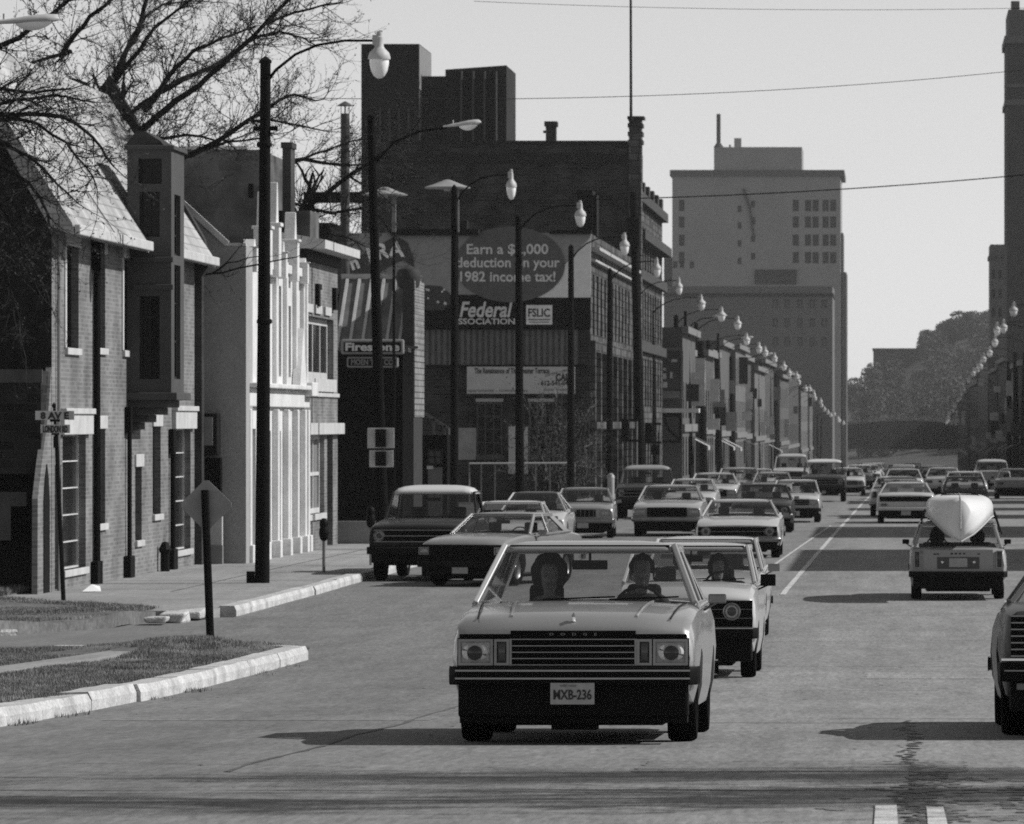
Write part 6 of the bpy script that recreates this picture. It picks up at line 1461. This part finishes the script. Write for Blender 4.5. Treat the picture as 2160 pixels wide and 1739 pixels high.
m = MB(); d = 263.5; m.box(px(1374,d),px(1392,d),d,d+.1,pz(960,d),pz(939,d)); tag(m.build('control_box', DARKM, bevel=.03), 'small black box sign below the right traffic light', 'box')
# fence with pale rail under the banner
def fence():
    d = 243; r = thing('wire_fence', 'wire mesh fence with pale top rail below the banner', 'fence', (px(1100,d),d,zg(d)))
    m = MB(); m.tube([(px(990,d),d,pz(978,d)),(px(1212,d),d,pz(977,d))],.045,6); m.build('rail', PALE, r)
    for x in (990,1015,1044,1090,1130,1160,1212): m = MB(); m.tube([(px(x,d),d,zg(d)),(px(x,d),d,pz(976,d))],.035,6); m.build('post', MIDG, r)
    m = MB(); x = px(990,d); x1 = px(1212,d); z0, z1 = zg(d), pz(980,d); H = z1-z0
    while x < x1:
        m.beam((x,d,z0),(x+H*.5,d,z1),.012,.012,up=(0,1,0)); m.beam((x+H*.5,d,z0),(x,d,z1),.012,.012,up=(0,1,0)); x += .16
    m.build('mesh', DARKM, r)
fence()
# wires over the street
for i,(p,q,sag,lab) in enumerate((((1000,3,150),(2300,14,150),.15,'overhead wire at the very top of the view'),((640,207,128),(2330,128,150),.35,'overhead wire spanning from the leaning pole to the tower'),((900,423,200),(2330,352,200),.35,'lower overhead wire crossing the hotel tower'))):
    a, b_ = at(*p), at(*q); m = MB(); m.tube([a.lerp(b_,t/24)-Vector((0,0,sag*4*(t/24)*(1-t/24))) for t in range(25)], (.006,.008,.02)[i], 4); tag(m.build('wire', DARKM), lab, 'wire', 'overhead wires')
# clutter on the pavement below the stone block: bins, post box, planting
for i,(x0,x1,y0,y1,d,mm,lab) in enumerate(((1281,1296,1006,1050,252,'sign_back','pale rubbish bin by the pavement beyond the parked sedan'),(1262,1268,1010,1040,262,'sign_back','slim pale bin at the stone block wall'))):
    b_ = thing('litter_bin', lab, 'bin', (px((x0+x1)/2,d),d,zg(d)+.13)); m = MB(); w_ = (px(x1,d)-px(x0,d))/2; m.lathe([(w_*.9,0),(w_,.1),(w_,.85)],12,(px((x0+x1)/2,d),d,zg(d)+.13)); m.build('drum', mat(mm), b_, smooth=True); m = MB(); m.lathe([(w_*1.05,0),(w_*1.05,.08),(w_*.6,.2),(0,.22)],12,(px((x0+x1)/2,d),d,zg(d)+.98)); m.build('lid', PALE, b_, smooth=True)
# low pale wall at the back of the pavement, edge of the lot
m = MB(); m.box(-15.2,-11.6,139.8,140.1,zg(140)-.05,zg(140)+.42) if False else m.box(px(712,139.6),px(830,139.6),139.5,139.8,zg(139.6)+.1,pz(1100,139.6)); tag(m.build('low_wall', CONC), 'low pale concrete wall along the edge of the station lot', 'wall')
# ------------------------------------------------------------------ the cars
oncoming = 'cars driving towards the viewer'; away = 'cars driving away'; parked = 'vehicles parked along the left kerb'
def kfront(root, Q):
    y = -Q['L']/2
    def bxs(nm, x0, x1, z0, z1, y0, y1, m, bev=0): q = MB(); q.box(x0,x1,y0,y1,z0,z1); return q.build(nm, m, root, bevel=bev)
    m = MB(); m.box(-.815,.815,y-.012,y+.02,.545,.748); m.build('front_panel', GRILLE, root)
    m = MB(); m.box(-.44,.44,y-.03,y-.012,.748,.80); m.box(-.80,-.44,y-.026,y-.012,.748,.776); m.box(.44,.80,y-.026,y-.012,.748,.776); m.build('hood_edge', GRILLE, root)
    g = MB(); g.m = 0; g.box(-.44,.44,y-.016,y-.0125,.553,.743); g.m = 1
    for zz in (.559,.604,.648,.693,.739): g.box(-.44,.44,y-.03,y-.016,zz-.0035,zz+.0035)
    for x in (-.44,.44): g.box(x-.008,x+.008,y-.03,y-.016,.553,.743)
    g.build('grille', [GRILLE, DULLCHROME], root)
    for sx in (-1,1):
        a, b_ = sorted((sx*.452, sx*.552)); rect_light(root, (a+b_)/2, 0.648, .105, .185, y-.012, 1, 'turn_signal', AMBER)
        rect_light(root, sx*.685, .648, .245, .185, y-.012)
        for cz in (0, math.pi):
            q = MB(); q.tube([(sx*.69+.072*math.cos(cz+t*.17),y-.036,.648+.066*math.sin(cz+t*.17)) for t in range(-5,6)],[.006,.012,.017,.019,.020,.021,.020,.019,.017,.012,.006],6); q.build('reflector_glint', mat('glint_pale', .6, .3), root, smooth=True)  # pale arcs stand in for bright reflections in the headlight
        q = MB(); q.lathe([(.052,-.02),(.03,-.03),(0,-.032)],16,(sx*.69,y-.02,.644),'y'); q.build('bulb', TAILRED, root, smooth=True)
    text('DODGE', (0, y-.032, .774), .024, DULLCHROME, root, width=.33, ext=.002, spacing=3.2)
    q = MB(); q.lathe([(.010,0),(.010,.03),(.02,.04),(.0,.065)],8,(0,y+.05,Q['hz0']-.0)); q.build('hood_ornament', CHROME, root)
    L2 = Q['L']/2
    def ht(y_): t = (y_+L2)/(Q['yc']+L2); return lerp(Q['hz0'], Q['hz1'], t) + .03*math.sin(math.pi*t)
    def run(f0, f1, y0_, y1_, dz): return [(lerp(f0,f1,k/10), lerp(y0_,y1_,k/10), ht(lerp(y0_,y1_,k/10))+dz) for k in range(11)]
    for sx in (-1,1):
        q = MB(); q.tube(run(sx*.44,sx*.50,y+.12,Q['yc']-.1,.018), .009, 6); q.build('hood_crease', MATS['car_paint_light_grey'], root, smooth=True)
        q = MB(); q.tube(run(sx*.68,sx*.74,y+.10,Q['yc']-.02,.004), .006, 5); q.build('hood_seam', BLACK, root, smooth=True)
    q = MB(); q.box(-.16,.16,y+.1,y+.4,.10,.22); q.box(-.62,.62,y+.2,y+.75,.13,.36); q.box(-.8,.8,y+.02,y+.3,.15,.42); q.build('underbody', BLACK, root)
# the boxy sedan in front
K = dict(extra=kfront, L=4.47, W=1.75, H=1.47, gc=.2, r=.30, tw=.205, yf=-1.36, yr=1.17, hz0=.865, hz1=.985, bz=.96, tz0=1.0, tz1=.96, zf0=.40, zr0=.36,
         yc=-.72, yw=-.15, yrr=1.12, yrb=1.56, wb=.925, wr=.72, crown=.055, paint=paint('light_grey', .36, .34, .55), frame=paint('pillar_grey', .34), roof=paint('pillar_grey', .34), nose=.085, doors=4, bpil=.45, cpil=.28, seat=1.02, sy=.62, inter=INTER,
         front=dict(bump=(.42,.55,.085), bm=BLACK, strip=(.465,.52), plate=.36, py=.105, ptxt='MXB-236', mir=(.13,.07), mm=DULLCHROME))
k1, Q = car('sedan', 'boxy cream sedan leading the traffic, its wide barred grille facing the viewer', 'car', K, (1209-VX)*40/F, 40.0)
gy = zg(42.2)
person('driver in dark clothes seen through the windscreen of the leading cream sedan', (k1.location.x+.36, 42.75, gy+.48), CLOTHD, 'short', True, 0.0)
person('passenger with full dark hair beside the driver of the leading cream sedan', (k1.location.x-.37, 42.8, gy+.44), CLOTHM, 'big', False, .03)
# compact right behind it
C2 = dict(L=3.95, W=1.58, H=1.49, r=.285, tw=.165, yf=-1.28, yr=1.12, hz0=.93, hz1=1.03, bz=1.0, tz0=1.0, tz1=.95, zf0=.42, yc=-.78, yw=-.22, yrr=1.25, yrb=1.78, wb=.93, wr=.80, paint=P_WHITE, seat=1.08, sy=.55, cpil=.26, bpil=.4, nose=.07,
          front=dict(grille=(.735,.47,.855,5), th=.004, lights=[('o',.51,.735,.092)], bump=(.44,.56,.09), bm=BLACK, strip=(.555,), plate=.38, mir=(.17,.13), mm=BLACK))
c2, Q2 = car('compact_car', 'white compact with round headlamps half hidden behind the cream sedan', 'car', C2, (1445-VX)*62/F, 62.0, group=oncoming)
person('driver silhouetted in the white compact behind the cream sedan', (c2.location.x+.31, 64.35, zg(64)+.44), CLOTHD, 'long', True, -.02)
C3 = dict(L=4.5, W=1.72, H=1.42, r=.30, yf=-1.38, yr=1.25, hz0=.80, hz1=.95, bz=.93, yc=-.8, yw=-.2, yrr=1.1, yrb=1.6, wb=.92, wr=.78, paint=P_WHITE,
          front=dict(grille=(.5,.55,.74,4), lights=[('o',.68,.65,.09)], bump=(.40,.52,.09), bm=CHROME, mir=(.16,.10)))
c3, _ = car('sedan', 'white sedan mostly hidden directly behind the white compact', 'car', C3, (1479-VX)*76.5/F, 76.5, group=oncoming)
# coupe with round headlamps
C4 = dict(L=4.85, W=1.95, H=1.33, r=.33, tw=.2, yf=-1.55, yr=1.3, hz0=.78, hz1=.92, bz=.90, yc=-.55, yw=.15, yrr=.95, yrb=1.65, wb=.90, wr=.70, paint=P_WHITE,
          front=dict(grille=(.90,.50,.72,3), lights=[('o',.72,.61,.10),], bump=(.38,.47,.11), bm=DULLCHROME, plate=None or .28, mir=(.14,.09)))
c4, _ = car('coupe', 'pale coupe with wide dark grille and round headlamps in the middle lane', 'car', C4, (1556-VX)*129/F, 129, group=oncoming)
C5 = dict(L=4.7, W=1.80, H=1.40, r=.31, paint=P_DARK, roof=P_BLACK, hz0=.82, hz1=.95, front=dict(grille=(.5,.55,.76,5), lights=[('o',.66,.65,.09)], bump=(.42,.54,.10), bm=DULLCHROME, gm=DARKM))
c5, _ = car('sedan', 'dark vinyl roofed sedan behind the pale coupe', 'car', C5, (1606-VX)*163/F, 163, group=oncoming)
C6 = dict(L=4.0, W=1.65, H=1.39, r=.285, yf=-1.25, yr=1.15, hz0=.80, hz1=.93, bz=.91, yc=-.8, yw=-.25, yrr=1.2, yrb=1.7, wb=.92, wr=.76, paint=P_WHITE, front=dict(grille=(.45,.56,.74,4), lights=[('r',.60,.65,.25,.15)], bump=(.36,.47,.09), bm=BLACK, plate=.3))
c6, _ = car('compact_car', 'small white hatchback nearest the centre line in the queue', 'car', C6, (1677-VX)*183/F, 183, group=oncoming)
C7 = dict(L=5.3, W=1.96, H=1.42, r=.33, tw=.2, yf=-1.6, yr=1.4, hz0=.84, hz1=.98, bz=.95, tz0=1.0, tz1=.92, yc=-.65, yw=.0, yrr=1.1, yrb=1.7, paint=P_CREAM, front=dict(grille=(.55,.52,.80,9), vert=True, lights=[('r',.74,.68,.32,.17)], bump=(.42,.54,.12), bm=DULLCHROME, gm=DARKM))
c7, _ = car('sedan', 'long cream sedan with a dark grille left of the pale coupe', 'car', C7, (1407-VX)*157/F, 157, group=oncoming)
# parked row
C11 = dict(L=4.5, W=1.72, H=1.38, r=.30, paint=P_SILVER, hz0=.85, hz1=.95, front=dict(grille=(.35,.58,.78,6), lights=[('r',.60,.68,.28,.17)], bump=(.42,.53,.10), bm=DULLCHROME, plate=.36, vert=True))
c11, _ = car('sedan', 'grey boxy sedan parked at the kerb by the fence', 'car', C11, (1224-VX)*154/F, 154, group=parked, rz=.03)
T = dict(L=5.1, W=1.98, H=1.84, r=.37, tw=.21, gc=.36, yf=-1.65, yr=1.45, hz0=1.06, hz1=1.17, bz=1.16, tz0=1.16, tz1=1.14, zf0=.52, zr0=.55, yc=-.75, yw=-.35, yrr=.55, yrb=.72, wb=.90, wr=.80, crown=.15, dome=2, paint=P_BLACK, roof=paint('ivory', .58), bed=True, cpil=.2, seat=1.28, sy=.35,
         front=dict(grille=(.86,.76,.98,3), lights=[('o',.76,.87,.10)], bump=(.52,.66,.13), bm=DARKM, th=.014, mir=(.14,.24), mm=DARKM))
t1, _ = car('pickup_truck', 'black pickup truck with cream roof parked nearest at the left kerb', 'truck', T, (897-VX)*109/F, 109, group=parked, rz=-.05)
C14 = dict(L=4.6, W=1.72, H=1.36, r=.32, yf=-1.5, yr=1.3, hz0=.82, hz1=.95, bz=.92, yc=-.75, yw=-.05, yrr=1.0, yrb=1.6, paint=P_SILVER, inside=True, front=dict(panel=(.885,.45,.775,GRILLE), grille=(.86,.56,.74,4), lights=[('r',.74,.66,.2,.14)], bump=(.36,.48,.11), bm=DARKM, plate=.32, gm=DARKM))
c14, Q14 = car('sedan', 'silver sedan nosing out at an angle beside the black pickup', 'car', C14, (1058-VX)*107/F, 105.2, group=parked, rz=-.27)
C15 = dict(L=4.6, W=1.75, H=1.38, paint=P_WHITE, front=dict(grille=(.5,.55,.72,4), lights=[('o',.62,.64,.09)], bump=(.4,.52,.1), bm=DULLCHROME))
c15, _ = car('sedan', 'white sedan parked behind the angled silver sedan', 'car', C15, (1066-VX)*122/F, 122, group=parked)
C16 = dict(L=4.3, W=1.75, H=1.42, hz0=.80, bz=.90, yc=-.9, yw=-.1, yrr=.9, yrb=1.7, wr=.62, paint=P_WHITE, roof=P_MID, glass=AUTOGL2, front=dict(grille=(.5,.52,.68,3), lights=[('o',.62,.62,.09)], bump=(.38,.5,.1), bm=DULLCHROME))
c16, _ = car('coupe', 'white round backed coupe parked left of the grey boxy sedan', 'car', C16, (1118-VX)*138/F, 138, group=parked)
t2, _ = car('pickup_truck', 'dark pickup truck with pale roof parked before the traffic lights', 'truck', dict(T, paint=P_DARK, H=1.82, roof=P_TAN), (1358-VX)*192/F, 192, group=parked)
t3, _ = car('pickup_truck', 'dark heavy pickup with pale roof coming up the centre lane', 'truck', dict(T, paint=P_DARK, H=1.86), (1736-VX)*245/F, 245, group=oncoming)
# further back in the queue
def far(src, lab, x, d, **k): return again(src, lab, (x-VX)*d/F, d, k.pop('L',4.6), group=k.pop('group','distant cars in the queue'), **k)
far(c15, 'white sedan just behind the long cream sedan', 1456, 188)
far(c7, 'cream car showing two roof pillars beyond the white sedan', 1502, 214, L=5.3, swap=P_WHITE)
far(c6, 'pale van like hatchback standing left of the heavy pickup', 1556, 228, L=4.0, sc_=(1.12,1,1.12), swap=P_TAN)
far(c11, 'grey car roof showing left of the heavy pickup bonnet', 1627, 226, swap=P_TAN)
far(c15, 'pale car behind the grey roof in the queue', 1594, 262)
t4 = far(t3, 'boxy pale van at the back of the queue by the lamps', 1668, 300, L=5.1, sc_=(1,1,1.1), swap=P_WHITE)
far(c15, 'white sedan peeping out right of the heavy pickup', 1788, 278)
far(c6, 'white compact second behind the heavy pickup', 1812, 330, L=4.0)
far(c4, 'pale coupe third behind the heavy pickup', 1828, 372, L=4.85)
far(c15, 'white car fourth behind the heavy pickup', 1840, 420)
far(c11, 'small grey car far along the centre line', 1852, 480, swap=P_CREAM)
far(c5, 'tiny dark car at the far end of the queue', 1822, 540)
def wagon_tail(root, Q):
    y = Q['L']/2
    q = MB(); q.box(-.60,.60,y-.01,y+.012,.46,.87); q.build('tailgate', P_TAN, root, bevel=.02)
    q = MB(); q.box(-.36,.36,y+.012,y+.02,.54,.74); o = q.build('plate_recess', mat('car_paint_mid'), root, bevel=.02)
    q = MB(); q.box(-.155,.155,y+.02,y+.028,.57,.72); q.build('license_plate', PLATE, root)
    for x in (-.27,.27): q = MB(); q.lathe([(.03,.02),(.02,.03),(0,.032)],10,(x,y,.65),'y'); q.build('plate_lamp', CHROME, root)
    q = MB()
    for x in (-.35,.35,.4): q.box(x-.02,x+.02,y+.012,y+.016,.78,.80)
    for x in (-.1,-.03,.04,.11): q.box(x-.018,x+.018,y+.012,y+.016,.785,.81)
    q.build('badge', BLACK, root)
    q = MB()
    for z in (1.40,): 
        for yy in (-.2,1.3): q.box(-.68,.68,yy-.025,yy+.025,z-.01,z+.03)
    q.build('roof_bar', BLACK, root)
    q = MB(); q.box(-.5,.5,y-.5,y-.15,.22,.3); q.build('exhaust_box', BLACK, root)
# going away
W = dict(extra=wagon_tail, L=4.3, W=1.66, H=1.37, r=.29, tw=.175, yf=-1.35, yr=1.12, hz0=.78, hz1=.92, bz=.90, tz0=.90, tz1=.86, yc=-.85, yw=-.3, yrr=1.72, yrb=2.02, wb=.92, wr=.76, paint=P_TAN, cpil=.16, bpil=.35, zr0=.36, sy=.35, inter=INTER,
         back=dict(lights=[(.70,.70,.11,.30)], bump=(.40,.50,.11), bm=BLACK))
wg, QW = car('station_wagon', 'tan station wagon driving away with a white canoe on its roof', 'car', W, (2021-VX)*97/F, 96.8, rear=True, group=away)
for sx in (-1,1): person('passenger silhouetted on the %s of the tan station wagon' % ('left','','right')[sx+1], (wg.location.x+sx*.36, wg.location.y+.35, zg(99)+.36), CLOTHD, 'short', False)
for o in [o for o in bpy.data.objects if o.name.startswith('person') and 'wagon' in o.get('label','')]: o.rotation_euler = (0,0,math.pi)
# upturned canoe on the roof
def canoe():
    x0, y0, zb = wg.location.x+.03, 95.6, zg(98)
    r = thing('canoe', 'white upturned canoe tied on the roof of the tan station wagon', 'canoe', (x0, y0, zb+1.42))
    n = 26; m = 17; L = 4.9; vs = []
    for i in range(n+1):
        t = i/n; s = abs(2*t-1); w_ = .575*(1-s**4)**.75+.006; g = 1.44 - .40*max(0,(s-.5)/.5)**2.2; k = 1.80 - .04*s**2 - max(0,(s-.90)/.10)**1.7*.52
        k = max(k, g+.05)
        vee = min(1, max(0,(s-.25)/.6))
        for j in range(m):
            a = math.pi*j/(m-1); cx = math.cos(a); sn = math.sin(a)
            e = lerp(.45, .95, vee**2); xx = w_*math.copysign(abs(cx)**lerp(.62,1.05,vee**2), cx); zz = g+(k-g)*sn**e
            vs.append((x0+xx, y0+t*L, zb+zz))
    b_ = MB(); b_.add(vs, [(i*m+j,(i+1)*m+j,(i+1)*m+j+1,i*m+j+1) for i in range(n) for j in range(m-1)]); h = b_.build('hull', mat('canoe_white', .62, .4, var=.04, coat=.3), r, smooth=True, angle=24)
    sl = h.modifiers.new('t','SOLIDIFY'); sl.thickness = .012
    b_ = MB()
    for j in (0, m-1): b_.tube([Vector(vs[i*m+j])+Vector((0,0,-.01)) for i in range(n+1)], .014, 5)
    b_.build('gunwale', PALE, r, smooth=True)
    b_ = MB(); b_.tube([Vector(vs[i*m+m//2])+Vector((0,0,.004)) for i in range(n+1)], .010, 5); b_.build('keel_strip', PALE, r, smooth=True)
    b_ = MB()
    for yy in (1.6,3.4): b_.tube([(x0-.72,y0+yy,zb+1.12),(x0-.60,y0+yy,zb+1.5),(x0-.3,y0+yy,zb+1.80),(x0+.3,y0+yy,zb+1.80),(x0+.60,y0+yy,zb+1.5),(x0+.72,y0+yy,zb+1.12)], .012, 5)
    b_.tube([(x0,y0+.08,zb+1.12),(x0+.1,y0+.9,zb+.95)], .008, 4); b_.build('strap', BLACK, r)
canoe()
M_ = dict(L=4.7, W=1.88, H=1.33, r=.32, tw=.2, yf=-1.5, yr=1.2, hz0=.78, hz1=.92, bz=.90, tz0=.98, tz1=.93, yc=-.6, yw=.05, yrr=.75, yrb=1.75, wb=.90, wr=.70, paint=P_WHITE, zr0=.38, back=dict(panel=(.84,.70,.86,BLACK), bump=(.42,.52,.10), bm=PALE, plate=.34, lights=[(.70,.60,.20,.07)]))
m1, _ = car('coupe', 'white fastback coupe with dark tail panel driving away', 'car', M_, (1911-VX)*181/F, 181, rear=True, group=away)
S_ = dict(L=4.8, W=1.86, H=1.41, r=.31, paint=P_WHITE, zr0=.4, back=dict(lights=[(.68,.72,.3,.14)], bump=(.40,.52,.10), bm=DULLCHROME, plate=.55))
s1, _ = car('sedan', 'white sedan driving away just ahead of the fastback coupe', 'car', S_, (1890-VX)*197/F, 197, rear=True, group=away)
s2 = again(s1, 'white patrol sedan with a light bar on its roof further along', (1906-VX)*256/F, 256, 4.8, True, away)
s2['category'] = 'car'
def bar():
    r = thing('light_bar', 'pale light bar on the roof of the white patrol sedan', 'light bar', (s2.location.x, s2.location.y, s2.location.z+1.42)); p = s2.location
    m = MB(); m.box(p.x-.5,p.x+.5,p.y-.12,p.y+.12,p.z+1.42,p.z+1.56); m.build('lamp_housing', PALE, r, bevel=.04); m = MB(); m.box(p.x-.6,p.x+.6,p.y-.05,p.y+.05,p.z+1.40,p.z+1.425); m.build('foot', DARKM, r)
bar()
H_ = dict(L=4.0, W=1.66, H=1.40, r=.285, yf=-1.25, yr=1.15, hz0=.80, hz1=.93, bz=.91, yc=-.8, yw=-.25, yrr=1.2, yrb=1.85, wb=.92, wr=.74, paint=P_MID, zr0=.38, glass=AUTOGL, back=dict(lights=[(.62,.68,.24,.14)], bump=(.38,.48,.09), bm=BLACK))
h1, _ = car('compact_car', 'dark hatchback driving away above the canoe', 'car', H_, (2036-VX)*200/F, 200, rear=True, group=away)
again(s1, 'pale sedan in the right lane beyond the dark hatchback', (2036-VX)*228/F, 228, 4.8, True, 'distant cars driving away')
again(s1, 'white sedan left of the dark hatchback in the distance', (1990-VX)*272/F, 272, 4.8, True, 'distant cars driving away')
again(h1, 'dark compact passing the white sedan in the distance', (1966-VX)*300/F, 300, 4.0, True, 'distant cars driving away')
again(m1, 'hazy white coupe between the lamp rows', (1976-VX)*345/F, 345, 4.7, True, 'distant cars driving away')
again(s1, 'dark roofed car beyond the patrol sedan', (1900-VX)*330/F, 330, 4.8, True, 'distant cars driving away', swap=P_DARK)
again(h1, 'tiny dark car beyond all the others in the right lanes', (1925-VX)*470/F, 470, 4.0, True, 'distant cars driving away')
PW = dict(T, paint=P_WHITE, roof=P_WHITE, H=1.76, back=dict(lights=[(.86,.85,.12,.22)], bump=(.5,.62,.10), bm=PALE))
pw, _ = car('pickup_truck', 'white pickup truck parked at the right kerb in the distance', 'truck', PW, (2093-VX)*300/F, 300, rear=True, group='vehicles parked at the right kerb')
PD = dict(S_, paint=P_GREY, W=1.9, back=dict(lights=[(.70,.72,.3,.14)], bump=(.40,.52,.10), bm=BLACK))
pd, _ = car('sedan', 'dark grey sedan parked at the right edge of the view', 'car', PD, (2143-VX)*258/F, 258, rear=True, group='vehicles parked at the right kerb')
def tail(root, Q):
    y = Q['L']/2
    m = MB(); m.m = 0; m.box(-.90,.90,y-.01,y+.012,.60,.90); m.m = 1
    for k in range(7): z = lerp(.605,.895,k/6); m.box(-.90,.90,y+.012,y+.024,z-.005,z+.005)
    m.build('tail_panel', [GRILLE, DULLCHROME], root)
    m = MB(); m.box(-.97,.97,y-.02,y+.03,.565,.592); m.build('chrome_strip', CHROME, root, bevel=.006)
    m = MB(); m.box(-.86,.86,y-.04,y+.08,.36,.41); m.build('lower_strip', MIDG, root, bevel=.01)
    m = MB(); m.tube([(x,y+.13,.50) for x in (-.95,.95)],.008,5); m.build('bumper_strip', DULLCHROME, root)
    m = MB(); m.box(-.85,.85,y-.3,y-.02,.2,.36); m.build('skirt', BLACK, root)
# dark car cut off by the right edge in front
R_ = dict(extra=tail, L=5.3, W=1.96, H=1.36, r=.34, tw=.2, yf=-1.6, yr=1.35, hz0=.8, hz1=.95, bz=.94, tz0=1.0, tz1=.95, yc=-.7, yw=.0, yrr=.9, yrb=1.6, paint=paint('gunmetal', .075), zr0=.50, rim=CHROME, wr=.66, back=dict(nomir=True, bump=(.42,.56,.12), bm=BLACK))
r1, QR = car('sedan', 'dark sedan with barred tail panel cut off by the right edge', 'car', R_, .72+.98, 41.3, rear=True, group=away)
